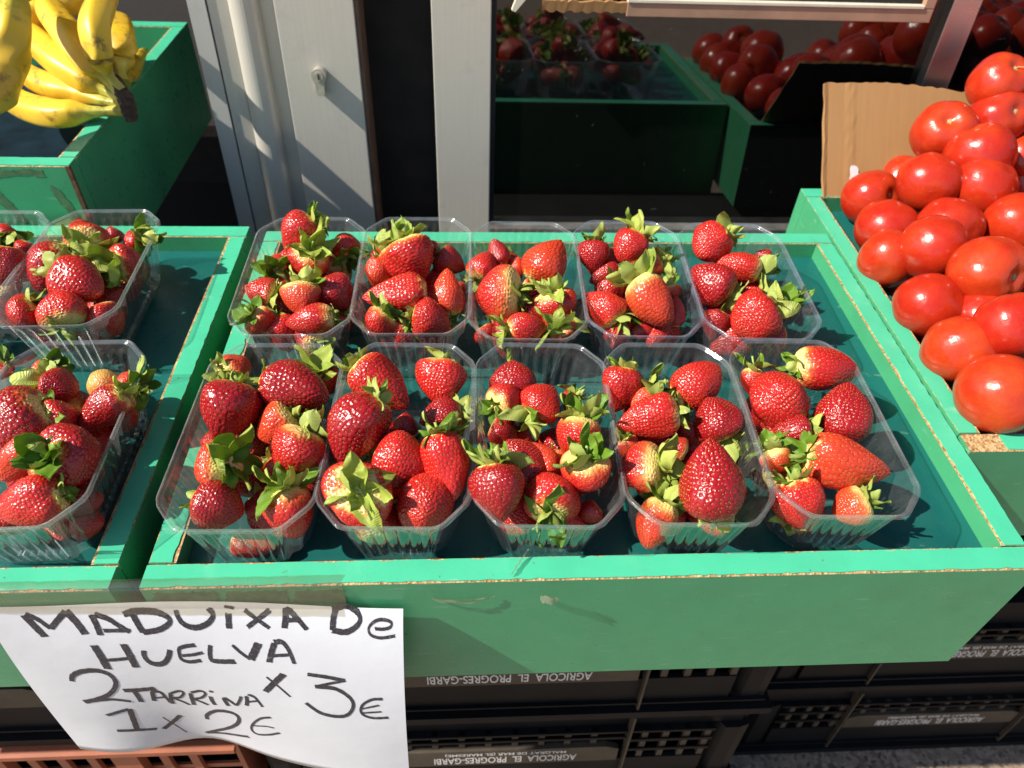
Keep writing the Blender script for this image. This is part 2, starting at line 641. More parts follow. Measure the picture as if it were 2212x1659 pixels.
# punnet, u, v, w (mm, tray frame), axis towards the calyx, length mm, width mm, shade, pale shoulder, calyx size, label
BERRIES = [
 ('F1',42.2,127.9,43.0,0.22,0.79,0.57,44,46,'d',0.1,0.8,'big dark red strawberry middle left of leftmost front-row punnet'),
 ('F1',90.6,147.9,47.0,-0.99,0.14,0.06,52,38,'d',0.1,0.9,'dark red strawberry back right of leftmost front-row punnet'),
 ('F1',32.7,184.1,35.0,-0.47,-0.84,0.27,27,24,'o',0.45,1.1,'small orange-red strawberry showing its crown back left of leftmost front-row punnet'),
 ('F1',108.1,176.4,28.0,-0.57,-0.19,0.80,25,24,'r',0.15,1.4,'small bright red strawberry showing its crown back right of leftmost front-row punnet'),
 ('F1',78.8,118.4,33.0,0.81,0.38,0.45,32,34,'o',0.5,0.9,'orange-red strawberry with pale shoulder centre of leftmost front-row punnet'),
 ('F1',100.8,84.7,43.0,0.42,0.71,0.57,35,39,'r',0.45,1.1,'bright red strawberry with pale shoulder middle right of leftmost front-row punnet'),
 ('F1',43.4,74.3,42.0,0.80,-0.24,0.55,32,35,'o',0.4,1.4,'orange-red strawberry showing its crown front left of leftmost front-row punnet'),
 ('F1',28.4,109.0,26.0,0.90,0.27,0.35,15,17,'r',0.1,0,'small bright red strawberry showing no leaves middle left of leftmost front-row punnet'),
 ('F1',51.7,45.1,33.0,-0.96,0.23,0.16,34,30,'d',0.1,0.7,'dark red strawberry front left of leftmost front-row punnet'),
 ('F1',101.4,38.7,31.0,-0.19,0.69,0.69,35,32,'r',0.75,1.4,'bright red strawberry with pale shoulder front right of leftmost front-row punnet'),
 ('F1',70.6,34.4,-1.0,-0.99,0.13,0.06,31,18,'r',0.2,0,'small bright red strawberry showing no leaves front centre of leftmost front-row punnet'),
 ('F1',107.8,77.8,21.0,0.77,0.42,0.49,18,21,'d',0.1,0,'small dark red strawberry showing no leaves middle right of leftmost front-row punnet'),
 ('F1',71.8,56.1,13.0,-0.94,-0.20,-0.28,15,17,'d',0,0,'small dark red strawberry showing no leaves front centre of leftmost front-row punnet'),
 ('F2',157.8,153.7,43.0,-0.75,0.49,0.44,52,38,'r',0.2,1,'bright red strawberry back left of second front-row punnet'),
 ('F2',202.7,161.9,39.0,0.23,0.90,0.37,35,37,'r',0.45,1,'bright red strawberry tip facing out back right of second front-row punnet'),
 ('F2',142.4,96.8,55.0,0.59,0.62,0.52,55,39,'d',0.05,1.1,'dark red strawberry middle left of second front-row punnet'),
 ('F2',204.7,126.2,36.0,0.95,0.31,-0.06,32,27,'d',0.1,1,'dark red strawberry middle right of second front-row punnet'),
 ('F2',211.5,67.2,47.0,-0.24,0.69,0.68,48,30,'r',0.05,1.1,'bright red strawberry front right of second front-row punnet'),
 ('F2',177.9,73.1,43.0,-0.87,0.50,0.06,38,36,'r',0.05,0,'bright red strawberry showing no leaves front centre of second front-row punnet'),
 ('F2',176.8,125.7,26.0,-0.13,-0.69,-0.71,19,18,'d',0.2,1,'small dark red strawberry centre of second front-row punnet'),
 ('F2',150.7,44.6,41.0,0.03,-0.43,0.90,39,44,'r',0.2,1.5,'big bright red strawberry showing its crown front left of second front-row punnet'),
 ('F2',196.5,42.1,33.0,-0.12,0.81,-0.58,35,39,'r',0.05,0,'bright red strawberry tip facing out front right of second front-row punnet'),
 ('F2',139.4,178.0,26.0,-0.70,0.53,0.48,18,20,'r',0.2,1,'small bright red strawberry back left of second front-row punnet'),
 ('F2',168.9,58.9,9.0,-0.97,-0.13,-0.21,16,17,'d',0,0,'small dark red strawberry showing no leaves front centre of second front-row punnet'),
 ('F3',264.2,166.8,37.0,0.05,-0.70,-0.71,30,34,'d',0.05,0,'dark red strawberry showing no leaves back left of middle front-row punnet'),
 ('F3',257.2,141.2,37.0,-0.79,-0.60,0.09,26,28,'r',0.5,0.95,'bright red strawberry showing its crown back left of middle front-row punnet'),
 ('F3',286.2,137.0,41.0,-0.68,-0.58,-0.45,29,31,'r',0.15,1.4,'bright red strawberry with long green sepals back centre of middle front-row punnet'),
 ('F3',311.4,147.6,29.0,0.62,0.52,0.59,15,17,'r',0.2,0.9,'small bright red strawberry back right of middle front-row punnet'),
 ('F3',312.3,99.8,39.0,0.12,0.69,0.71,31,34,'r',0.65,1.3,'bright red strawberry with pale shoulder middle right of middle front-row punnet'),
 ('F3',313.2,59.9,43.0,-0.09,0.33,0.94,31,35,'r',0.6,1.4,'bright red strawberry with pale shoulder front right of middle front-row punnet'),
 ('F3',269.3,78.4,38.0,0.46,-0.64,-0.62,37,32,'d',0,0,'dark red strawberry showing no leaves middle left of middle front-row punnet'),
 ('F3',283.6,79.8,36.0,0.41,-0.65,-0.64,31,22,'o',0.1,0,'small orange-red strawberry showing no leaves centre of middle front-row punnet'),
 ('F3',248.2,41.7,48.0,-0.20,0.76,0.62,40,34,'d',0.05,1.3,'dark red strawberry with long green sepals front left of middle front-row punnet'),
 ('F3',287.7,47.3,35.0,-0.15,-0.99,-0.02,33,36,'r',0.17,1.2,'bright red strawberry showing its crown front centre of middle front-row punnet'),
 ('F3',316.4,44.9,16.0,0.78,0.40,0.47,16,18,'d',0.05,0,'small dark red strawberry showing no leaves front right of middle front-row punnet'),
 ('F3',255.1,120.2,23.0,-0.89,0.35,0.29,22,24,'d',0.1,0,'small dark red strawberry showing no leaves middle left of middle front-row punnet'),
 ('F4',353.1,151.4,39.0,0.16,0.68,0.71,36,29,'r',0.05,0.8,'bright red strawberry back left of fourth front-row punnet'),
 ('F4',417.2,154.3,43.0,-0.80,-0.38,-0.46,42,35,'r',0.1,1.2,'bright red strawberry back right of fourth front-row punnet'),
 ('F4',367.1,113.2,45.0,0.98,0.09,0.17,46,30,'r',0.3,0.8,'bright red strawberry middle left of fourth front-row punnet'),
 ('F4',367.9,142.5,36.0,0.87,0.31,0.38,19,17,'o',0.5,1.4,'small orange-red strawberry with pale shoulder back left of fourth front-row punnet'),
 ('F4',424.8,118.0,39.0,0.44,-0.65,-0.62,34,38,'d',0.15,1.3,'dark red strawberry with long green sepals middle right of fourth front-row punnet'),
 ('F4',354.7,67.5,41.0,0.87,-0.29,0.40,31,34,'r',1,1.4,'bright red strawberry with yellow shoulder front left of fourth front-row punnet'),
 ('F4',387.5,94.8,29.0,0.91,-0.33,-0.27,18,20,'r',0.9,0,'small bright red strawberry with yellow shoulder centre of fourth front-row punnet'),
 ('F4',395.6,38.0,63.0,0.06,-0.62,-0.79,53,44,'d',0,0.9,'big dark red strawberry front centre of fourth front-row punnet'),
 ('F4',361.9,33.5,19.0,0.48,0.60,0.65,36,28,'o',0.8,1.4,'orange-red strawberry with pale shoulder front left of fourth front-row punnet'),
 ('F4',351.9,95.3,29.0,-0.42,0.65,0.63,19,18,'o',0.3,0.8,'small orange-red strawberry middle left of fourth front-row punnet'),
 ('F4',403.1,115.7,23.0,0.45,0.60,0.66,19,21,'d',0.05,0,'small dark red strawberry showing no leaves centre of fourth front-row punnet'),
 ('F4',430.5,68.7,17.0,-0.67,-0.49,-0.55,17,19,'d',0.3,1.4,'small dark red strawberry with long green sepals front right of fourth front-row punnet'),
 ('F5',533.1,169.6,44.0,-0.99,0.12,0.05,54,31,'r',0.45,1,'bright red strawberry with pale shoulder back right of rightmost front-row punnet'),
 ('F5',485.9,137.0,41.0,-0.47,0.27,-0.84,40,45,'r',0.05,0,'big bright red strawberry tip facing out middle left of rightmost front-row punnet'),
 ('F5',530.4,121.8,41.0,-0.18,-0.68,-0.71,46,38,'d',0.05,0.8,'dark red strawberry middle right of rightmost front-row punnet'),
 ('F5',468.6,165.8,33.0,0.11,0.69,0.71,23,18,'r',0.6,1,'small bright red strawberry with pale shoulder back left of rightmost front-row punnet'),
 ('F5',485.7,108.3,29.0,0.99,0.05,0.13,27,30,'d',0.1,1.2,'dark red strawberry middle left of rightmost front-row punnet'),
 ('F5',463.9,79.2,33.0,-0.42,0.65,0.63,22,21,'o',1,1,'small orange-red strawberry with yellow shoulder front left of rightmost front-row punnet'),
 ('F5',510.2,65.4,42.0,-0.95,0.29,0.12,61,38,'o',0.1,1.1,'orange-red strawberry front centre of rightmost front-row punnet'),
 ('F5',470.3,39.6,27.0,-0.28,0.68,0.68,41,35,'r',0.1,1,'bright red strawberry front left of rightmost front-row punnet'),
 ('F5',509.6,39.2,25.0,0.86,0.08,0.50,26,29,'o',1,0.9,'orange-red strawberry with yellow shoulder front centre of rightmost front-row punnet'),
 ('B1',61.1,356.0,55.0,0.74,0.44,0.51,40,39,'r',0.1,1.1,'bright red strawberry back centre of leftmost back-row punnet'),
 ('B1',103.5,360.5,39.0,0.20,-0.91,-0.38,27,30,'r',0.1,1.2,'bright red strawberry back right of leftmost back-row punnet'),
 ('B1',72.5,325.5,43.0,0.29,-0.06,0.96,31,35,'r',0.47,1.6,'bright red strawberry showing its crown centre of leftmost back-row punnet'),
 ('B1',40.6,332.4,36.0,-0.01,-1.00,-0.05,18,20,'r',0.5,1.3,'small bright red strawberry with pale shoulder middle left of leftmost back-row punnet'),
 ('B1',32.6,290.3,33.0,0.96,-0.22,-0.15,28,31,'r',0.55,1.2,'bright red strawberry with pale shoulder middle left of leftmost back-row punnet'),
 ('B1',73.7,269.8,41.0,0.05,0.79,0.61,31,34,'o',0.85,1.4,'orange-red strawberry with yellow shoulder front centre of leftmost back-row punnet'),
 ('B1',103.1,284.4,36.0,-0.43,0.65,0.63,36,34,'d',0.05,0,'dark red strawberry showing no leaves middle right of leftmost back-row punnet'),
 ('B1',85.5,242.9,39.0,0.98,0.08,0.16,43,25,'r',0.5,0.7,'small bright red strawberry with pale shoulder front right of leftmost back-row punnet'),
 ('B1',38.7,251.9,29.0,-0.67,0.20,0.72,22,25,'o',0.85,1.2,'small orange-red strawberry with yellow shoulder front left of leftmost back-row punnet'),
 ('B1',107.2,271.7,11.0,0.34,0.64,0.69,17,19,'r',0.2,1.1,'small bright red strawberry front right of leftmost back-row punnet'),
 ('B1',39.7,275.0,7.0,0.86,-0.39,-0.33,18,20,'d',0,0,'small dark red strawberry showing no leaves middle left of leftmost back-row punnet'),
 ('B2',170.9,320.1,47.0,-0.38,0.66,0.65,44,49,'r',0.5,1.5,'big bright red strawberry with pale shoulder centre of second back-row punnet'),
 ('B2',140.3,318.3,37.0,0.25,0.67,0.70,29,27,'o',0.1,0.7,'orange-red strawberry middle left of second back-row punnet'),
 ('B2',160.4,270.7,45.0,0.99,0.05,0.13,56,33,'r',0.15,0,'bright red strawberry showing no leaves front left of second back-row punnet'),
 ('B2',209.0,335.0,36.0,-0.78,0.47,0.42,29,27,'d',0.05,0.9,'dark red strawberry middle right of second back-row punnet'),
 ('B2',208.4,279.2,42.0,0.05,-0.70,-0.71,43,27,'o',0.25,0.8,'orange-red strawberry middle right of second back-row punnet'),
 ('B2',217.6,302.8,27.0,-0.28,0.68,0.68,15,16,'o',0.2,0,'small orange-red strawberry showing no leaves middle right of second back-row punnet'),
 ('B2',147.0,245.6,31.0,0.62,0.52,0.59,26,29,'r',0.7,1.2,'bright red strawberry with pale shoulder front left of second back-row punnet'),
 ('B2',193.8,247.4,35.0,-0.96,0.22,0.15,34,33,'r',0.1,1,'bright red strawberry front right of second back-row punnet'),
 ('B2',188.7,346.3,41.0,-0.37,0.66,0.65,22,19,'o',0.3,0,'small orange-red strawberry showing no leaves back centre of second back-row punnet'),
 ('B2',136.5,350.2,31.0,0.56,0.56,0.61,17,19,'r',0.3,1.3,'small bright red strawberry with long green sepals back left of second back-row punnet'),
 ('B3',257.0,346.1,41.0,0.32,-0.68,-0.67,26,24,'d',0.05,0,'small dark red strawberry showing no leaves back left of middle back-row punnet'),
 ('B3',242.8,322.9,41.0,-0.39,-0.63,-0.67,30,28,'r',0.6,1,'bright red strawberry with pale shoulder middle left of middle back-row punnet'),
 ('B3',304.7,322.1,48.0,-0.50,-0.58,-0.64,47,43,'o',0.25,0,'big orange-red strawberry showing no leaves middle right of middle back-row punnet'),
 ('B3',277.4,337.2,31.0,-0.58,-0.55,-0.61,16,18,'o',0.2,0,'small orange-red strawberry showing no leaves back centre of middle back-row punnet'),
 ('B3',254.8,276.0,43.0,0.96,-0.23,0.13,41,46,'r',1,1.3,'big bright red strawberry with yellow shoulder middle left of middle back-row punnet'),
 ('B3',310.3,263.8,37.0,-0.33,0.29,0.90,33,37,'r',0.3,1.3,'rearmost bright red strawberry showing its crown front right of middle back-row punnet'),
 ('B3',291.0,266.3,25.0,-0.94,0.28,0.21,21,24,'d',0.05,0,'small dark red strawberry showing no leaves front centre of middle back-row punnet'),
 ('B3',279.5,233.1,36.0,-0.99,-0.07,-0.15,34,28,'r',0.4,1.5,'bright red strawberry with long green sepals front centre of middle back-row punnet'),
 ('B3',314.4,238.9,26.0,-0.33,-0.11,0.94,25,27,'r',0.35,1.5,'forward bright red strawberry showing its crown front right of middle back-row punnet'),
 ('B3',244.5,250.2,13.0,-0.58,0.59,0.56,19,21,'r',0.2,0,'small bright red strawberry showing no leaves front left of middle back-row punnet'),
 ('B4',353.2,337.8,43.0,0.09,0.69,0.72,30,31,'d',0,1,'dark red strawberry back left of fourth back-row punnet'),
 ('B4',386.8,330.9,58.0,0.49,0.59,0.64,32,33,'r',0.2,1.5,'bright red strawberry with long green sepals centre of fourth back-row punnet'),
 ('B4',408.6,330.1,37.0,0.86,0.33,0.40,25,23,'o',0.4,1.2,'small orange-red strawberry middle right of fourth back-row punnet'),
 ('B4',364.2,325.8,29.0,0.90,0.27,0.35,32,22,'d',0.05,0,'small dark red strawberry showing no leaves middle left of fourth back-row punnet'),
 ('B4',395.1,254.5,49.0,-0.46,0.72,0.53,51,35,'o',0.75,1.6,'orange-red strawberry with pale shoulder front centre of fourth back-row punnet'),
 ('B4',354.2,264.6,37.0,0.73,-0.51,-0.46,38,31,'r',0.5,1.2,'bright red strawberry with pale shoulder front left of fourth back-row punnet'),
 ('B4',422.4,286.2,33.0,-0.36,0.67,0.65,19,21,'o',0.8,1.1,'small orange-red strawberry with pale shoulder middle right of fourth back-row punnet'),
 ('B4',424.0,260.4,33.0,-0.09,-0.69,-0.72,28,16,'r',0.1,0,'small bright red strawberry showing no leaves front right of fourth back-row punnet'),
 ('B4',388.2,248.1,19.0,0.99,0.05,0.13,28,16,'d',0.05,0,'small dark red strawberry showing no leaves front centre of fourth back-row punnet'),
 ('B5',470.3,343.6,54.0,0.78,0.48,0.41,38,39,'r',0.15,1.3,'bright red strawberry with long green sepals back left of rightmost back-row punnet'),
 ('B5',496.4,321.3,41.0,0.98,-0.17,-0.09,44,31,'r',0.6,1.4,'bright red strawberry with pale shoulder centre of rightmost back-row punnet'),
 ('B5',462.7,293.9,43.0,0.80,-0.45,-0.40,42,42,'d',0.1,1.2,'dark red strawberry middle left of rightmost back-row punnet'),
 ('B5',531.8,347.6,36.0,0.98,-0.16,-0.08,15,16,'d',0.1,0,'small dark red strawberry showing no leaves back right of rightmost back-row punnet'),
 ('B5',485.4,232.0,48.0,0.85,0.41,0.33,39,43,'r',0.1,1.4,'bright red strawberry with long green sepals front centre of rightmost back-row punnet'),
 ('B5',459.2,248.8,26.0,0.48,0.59,0.65,27,28,'d',0.1,0,'dark red strawberry showing no leaves front left of rightmost back-row punnet'),
 ('B5',534.5,265.5,29.0,-0.49,0.43,0.76,16,18,'o',1,1.4,'small orange-red strawberry with yellow shoulder front right of rightmost back-row punnet'),
 ('LB',-165.2,315.5,41.0,0.70,0.47,0.54,47,42,'d',0.1,0.9,"dark red strawberry middle left of left tray's rear punnet"),
 ('LB',-126.5,283.4,49.0,-0.85,0.47,0.23,46,40,'r',0.1,1.2,"bright red strawberry front centre of left tray's rear punnet"),
 ('LB',-132.5,254.9,43.0,0.25,-0.78,-0.57,35,39,'r',0.65,1.1,"bright red strawberry with pale shoulder front centre of left tray's rear punnet"),
 ('LB',-170.7,259.1,33.0,0.84,0.34,0.42,29,32,'r',0.1,1.1,"bright red strawberry front left of left tray's rear punnet"),
 ('LB',-102.1,257.2,26.0,-0.46,0.64,0.62,29,32,'r',0.4,0,"bright red strawberry showing no leaves front right of left tray's rear punnet"),
 ('LB',-146.5,360.5,43.0,0.27,-0.93,0.24,35,39,'r',0.4,1.7,"bright red strawberry showing its crown back centre of left tray's rear punnet"),
 ('LB',-104.9,337.4,36.0,-0.43,-0.89,0.13,31,35,'r',0.25,1.6,"bright red strawberry showing its crown middle right of left tray's rear punnet"),
 ('LB',-164.6,385.7,37.0,-0.92,0.31,0.24,21,23,'r',0.1,0,"small bright red strawberry showing no leaves back left of left tray's rear punnet"),
 ('LB',-108.3,366.9,39.0,0.87,0.31,0.38,18,20,'r',0.3,1.4,"small bright red strawberry with long green sepals back right of left tray's rear punnet"),
 ('LB',-134.4,385.6,33.0,0.50,0.58,0.64,16,18,'d',0.1,0,"small dark red strawberry showing no leaves back centre of left tray's rear punnet"),
 ('LB2',-210.1,321.2,41.0,0.07,0.69,0.72,36,32,'d',0.05,0,'dark red strawberry showing no leaves middle right of rear punnet cut by left edge'),
 ('LB2',-210.0,357.7,35.0,0.39,0.63,0.67,17,19,'r',0.1,0,'small bright red strawberry showing no leaves back right of rear punnet cut by left edge'),
 ('LB2',-238.3,382.1,41.0,0.63,-0.57,-0.53,15,17,'r',0.2,1.2,'small bright red strawberry back centre of rear punnet cut by left edge'),
 ('LF',-106.9,113.2,43.0,0.78,0.41,0.48,49,48,'d',0.15,0.7,"big dark red strawberry middle left of left tray's near punnet"),
 ('LF',-82.6,122.1,41.0,-0.51,-0.75,0.43,28,31,'r',0.2,1.4,"bright red strawberry showing its crown centre of left tray's near punnet"),
 ('LF',-54.7,130.9,41.0,0.79,0.40,0.47,44,27,'d',0.25,0.9,"dark red strawberry middle right of left tray's near punnet"),
 ('LF',-60.1,80.8,43.0,-0.36,-0.52,0.78,40,45,'d',0.05,1.2,"big dark red strawberry showing its crown front right of left tray's near punnet"),
 ('LF',-99.4,86.4,38.0,0.73,0.45,0.52,40,24,'o',0.1,0,"small orange-red strawberry showing no leaves centre of left tray's near punnet"),
 ('LF',-73.7,45.4,39.0,0.95,0.17,0.25,44,32,'r',0.05,0.7,"bright red strawberry front centre of left tray's near punnet"),
 ('LF',-49.2,60.3,21.0,-1.00,0.01,-0.07,24,23,'d',0.05,1.1,"small dark red strawberry front right of left tray's near punnet"),
 ('LF',-70.7,168.2,34.0,0.73,-0.50,-0.46,20,22,'m',1,0.8,"small pale yellow strawberry with yellow shoulder back right of left tray's near punnet"),
 ('LF',-49.1,163.0,37.0,1.00,-0.05,0.03,19,21,'o',0.3,1.3,"small orange-red strawberry with long green sepals back right of left tray's near punnet"),
 ('LF',-99.2,162.7,36.0,-0.99,0.00,0.15,26,29,'d',0.1,1.6,"dark red strawberry with long green sepals back centre of left tray's near punnet"),
 ('LF',-122.6,179.0,34.0,0.92,0.23,0.31,19,21,'o',1,1.1,"small orange-red strawberry with yellow shoulder back left of left tray's near punnet"),
 ('LF',-51.2,52.9,3.0,-0.99,0.12,0.04,22,24,'r',0.3,0,"small bright red strawberry showing no leaves front right of left tray's near punnet"),
 ('LF',-52.8,142.5,21.0,-0.20,0.69,0.69,22,24,'r',0.3,0,"small bright red strawberry showing no leaves back right of left tray's near punnet"),
 ('LF2',-150.5,176.6,41.0,0.20,0.68,0.71,14,15,'r',0.1,1,'small bright red strawberry back right of near punnet cut by left edge'),
 ('F1',85.3,55.0,8.9,-0.73,0.69,-0.01,40,34,'d',0.3,0.8,'buried strawberry low at the front right of leftmost front-row punnet'),
 ('F1',52.3,90.3,7.0,0.56,0.61,-0.57,35,30,'r',0.6,0,'buried strawberry low at the middle front left of leftmost front-row punnet'),
 ('F1',88.2,90.4,8.1,-0.62,0.78,0.13,38,32,'r',0.3,0.8,'buried strawberry low at the middle front right of leftmost front-row punnet'),
 ('F1',53.1,126.4,7.0,0.08,0.98,-0.17,35,30,'d',0.6,0.8,'buried strawberry low at the middle rear left of leftmost front-row punnet'),
 ('F1',84.9,126.0,6.9,0.92,-0.29,0.25,35,30,'r',0.3,0.8,'buried strawberry low at the middle rear right of leftmost front-row punnet'),
 ('F1',54.2,162.6,7.5,-0.35,0.86,-0.37,37,31,'d',0.6,0.8,'buried strawberry low at the rear left of leftmost front-row punnet'),
 ('F1',87.0,159.6,6.7,-0.18,0.92,0.34,35,29,'r',0.3,0.8,'buried strawberry low at the rear right of leftmost front-row punnet'),
 ('F2',158.1,52.2,8.7,0.10,-0.97,-0.23,39,33,'r',0.3,0,'buried strawberry low at the front left of second front-row punnet'),
 ('F2',192.9,53.3,7.9,-0.95,0.29,-0.11,38,32,'d',0.1,0.8,'buried strawberry low at the front right of second front-row punnet'),
 ('F2',160.9,88.3,6.8,-0.45,0.66,0.61,35,30,'r',0.6,0.8,'buried strawberry low at the middle front left of second front-row punnet'),
 ('F2',193.3,85.8,8.1,0.80,0.58,0.15,38,32,'r',0.3,0,'buried strawberry low at the middle front right of second front-row punnet'),
 ('F2',161.9,123.9,8.6,-0.87,0.49,-0.06,39,33,'d',0.6,0,'buried strawberry low at the middle rear left of second front-row punnet'),
 ('F3',265.4,51.5,7.2,-0.22,0.81,-0.54,36,30,'r',0.6,0.8,'buried strawberry low at the front left of middle front-row punnet'),
 ('F3',298.6,44.6,7.7,-0.96,0.18,0.20,37,31,'r',0.6,0.8,'buried strawberry low at the front right of middle front-row punnet'),
 ('F3',269.4,87.5,7.9,-0.41,0.04,0.91,38,32,'d',0.1,0,'buried strawberry low at the middle front left of middle front-row punnet'),
 ('F3',301.2,84.8,8.8,-0.83,0.35,0.44,40,34,'r',0.6,0.8,'buried strawberry low at the middle front right of middle front-row punnet'),
 ('F3',267.1,120.6,6.5,-0.49,-0.84,-0.24,34,29,'r',0.6,0,'buried strawberry low at the middle rear left of middle front-row punnet'),
 ('F3',300.1,120.6,7.7,0.92,-0.37,0.08,37,31,'d',0.3,0,'buried strawberry low at the middle rear right of middle front-row punnet'),
 ('F4',375.2,52.2,7.2,-0.39,-0.89,-0.22,36,30,'r',0.1,0.8,'buried strawberry low at the front left of fourth front-row punnet'),
 ('F4',407.4,49.8,8.5,0.82,-0.43,0.39,39,33,'r',0.1,0,'buried strawberry low at the front right of fourth front-row punnet'),
 ('F4',376.2,85.1,7.2,-0.14,-0.91,0.38,36,30,'r',0.3,0.8,'buried strawberry low at the middle front left of fourth front-row punnet'),
 ('F4',408.2,86.0,7.7,0.11,-0.96,0.25,37,31,'r',0.3,0.8,'buried strawberry low at the middle front right of fourth front-row punnet'),
 ('F4',376.0,119.9,7.5,-0.93,0.38,0.01,37,31,'r',0.1,0.8,'buried strawberry low at the middle rear left of fourth front-row punnet'),
 ('F4',409.2,120.2,8.6,0.91,-0.23,-0.34,39,33,'r',0.6,0.8,'buried strawberry low at the middle rear right of fourth front-row punnet'),
 ('F4',378.0,155.4,8.5,-0.34,0.72,0.60,39,33,'d',0.3,0,'buried strawberry low at the rear left of fourth front-row punnet'),
 ('F5',482.3,50.5,7.3,-0.68,-0.66,0.32,36,31,'r',0.3,0.8,'buried strawberry low at the front left of rightmost front-row punnet'),
 ('F5',484.1,88.1,7.8,-1.00,-0.05,0.02,37,32,'r',0.6,0,'buried strawberry low at the middle front left of rightmost front-row punnet'),
 ('F5',484.2,125.2,7.7,-0.27,-0.95,0.16,37,32,'r',0.1,0,'buried strawberry low at the middle rear left of rightmost front-row punnet'),
 ('F5',485.8,159.9,8.5,-0.19,-0.59,-0.79,39,33,'r',0.1,0.8,'buried strawberry low at the rear left of rightmost front-row punnet'),
 ('B1',55.7,254.2,13.6,-0.33,0.59,0.74,34,29,'r',0.1,0.8,'buried strawberry low at the front left of leftmost back-row punnet'),
 ('B1',85.4,248.5,14.9,0.44,-0.88,0.18,37,32,'d',0.3,0.8,'buried strawberry low at the front right of leftmost back-row punnet'),
 ('B1',53.4,285.5,14.8,-0.93,0.35,-0.05,37,32,'d',0.6,0.8,'buried strawberry low at the middle front left of leftmost back-row punnet'),
 ('B1',85.4,285.4,15.5,-0.59,0.28,0.76,39,33,'d',0.3,0.8,'buried strawberry low at the middle front right of leftmost back-row punnet'),
 ('B1',54.8,325.6,15.3,-0.94,-0.20,-0.27,39,33,'r',0.1,0.8,'buried strawberry low at the middle rear left of leftmost back-row punnet'),
 ('B1',85.6,323.8,15.4,0.78,-0.61,-0.09,39,33,'r',0.6,0,'buried strawberry low at the middle rear right of leftmost back-row punnet'),
 ('B1',51.7,357.6,15.6,-0.98,0.03,0.18,39,33,'r',0.1,0.8,'buried strawberry low at the rear left of leftmost back-row punnet'),
 ('B1',85.8,355.4,15.4,0.61,-0.75,0.25,39,33,'r',0.3,0,'buried strawberry low at the rear right of leftmost back-row punnet'),
 ('B2',160.1,253.3,15.8,0.72,-0.21,0.66,40,34,'r',0.1,0.8,'buried strawberry low at the front left of second back-row punnet'),
 ('B2',193.0,251.8,13.7,0.81,0.58,0.02,35,29,'r',0.6,0.8,'buried strawberry low at the front right of second back-row punnet'),
 ('B2',161.3,285.8,15.6,-0.15,0.97,-0.19,39,33,'r',0.6,0.8,'buried strawberry low at the middle front left of second back-row punnet'),
 ('B2',192.0,286.7,15.2,-0.50,-0.73,0.47,38,33,'r',0.1,0,'buried strawberry low at the middle front right of second back-row punnet'),
 ('B2',162.3,326.1,13.9,0.29,-0.93,0.21,35,30,'r',0.6,0.8,'buried strawberry low at the middle rear left of second back-row punnet'),
 ('B2',194.3,323.3,14.8,0.84,0.52,0.16,37,32,'r',0.1,0,'buried strawberry low at the middle rear right of second back-row punnet'),
 ('B2',162.2,364.7,15.5,-0.33,-0.94,-0.11,39,33,'d',0.6,0.8,'buried strawberry low at the rear left of second back-row punnet'),
 ('B3',263.6,246.2,15.6,0.43,0.83,0.35,39,33,'d',0.1,0,'buried strawberry low at the front left of middle back-row punnet'),
 ('B3',298.0,244.4,14.0,0.39,0.91,-0.10,36,30,'r',0.6,0.8,'buried strawberry low at the front right of middle back-row punnet'),
 ('B3',266.1,279.0,14.1,-1.00,-0.03,0.05,36,30,'r',0.3,0,'buried strawberry low at the middle front left of middle back-row punnet'),
 ('B3',300.7,281.5,15.8,0.84,-0.40,0.35,40,34,'r',0.3,0,'buried strawberry low at the middle front right of middle back-row punnet'),
 ('B3',266.8,315.2,13.9,-0.42,0.87,-0.26,35,30,'r',0.6,0,'buried strawberry low at the middle rear left of middle back-row punnet'),
 ('B3',300.4,315.5,14.0,-0.99,0.02,-0.11,36,30,'d',0.3,0,'buried strawberry low at the middle rear right of middle back-row punnet'),
 ('B3',269.1,351.7,14.5,-0.03,0.99,0.16,37,31,'r',0.3,0.8,'buried strawberry low at the rear left of middle back-row punnet'),
 ('B4',367.5,249.9,13.7,0.49,0.87,0.03,35,29,'r',0.3,0,'buried strawberry low at the front left of fourth back-row punnet'),
 ('B4',405.6,249.2,15.0,0.67,0.69,-0.28,38,32,'r',0.3,0,'buried strawberry low at the front right of fourth back-row punnet'),
 ('B4',371.3,284.8,14.7,-0.97,0.11,-0.20,37,31,'r',0.6,0.8,'buried strawberry low at the middle front left of fourth back-row punnet'),
 ('B4',404.8,282.2,13.6,-0.20,-0.36,-0.91,34,29,'r',0.6,0.8,'buried strawberry low at the middle front right of fourth back-row punnet'),
 ('B4',369.2,319.1,14.9,0.58,0.77,0.26,37,32,'r',0.3,0.8,'buried strawberry low at the middle rear left of fourth back-row punnet'),
 ('B4',405.5,319.7,14.4,-0.89,0.29,0.36,36,31,'d',0.3,0,'buried strawberry low at the middle rear right of fourth back-row punnet'),
 ('B4',372.6,356.2,15.9,0.93,0.38,0.03,40,34,'r',0.6,0.8,'buried strawberry low at the rear left of fourth back-row punnet'),
 ('B4',406.2,354.0,14.2,0.28,-0.93,0.21,36,31,'r',0.3,0.8,'buried strawberry low at the rear right of fourth back-row punnet'),
 ('B5',474.8,240.8,15.1,0.99,0.11,0.08,38,32,'r',0.1,0,'buried strawberry low at the front left of rightmost back-row punnet'),
 ('B5',509.6,242.7,14.5,0.98,0.14,-0.16,37,31,'r',0.6,0,'buried strawberry low at the front right of rightmost back-row punnet'),
 ('B5',478.8,281.0,14.5,0.50,0.87,-0.03,37,31,'r',0.1,0.8,'buried strawberry low at the middle front left of rightmost back-row punnet'),
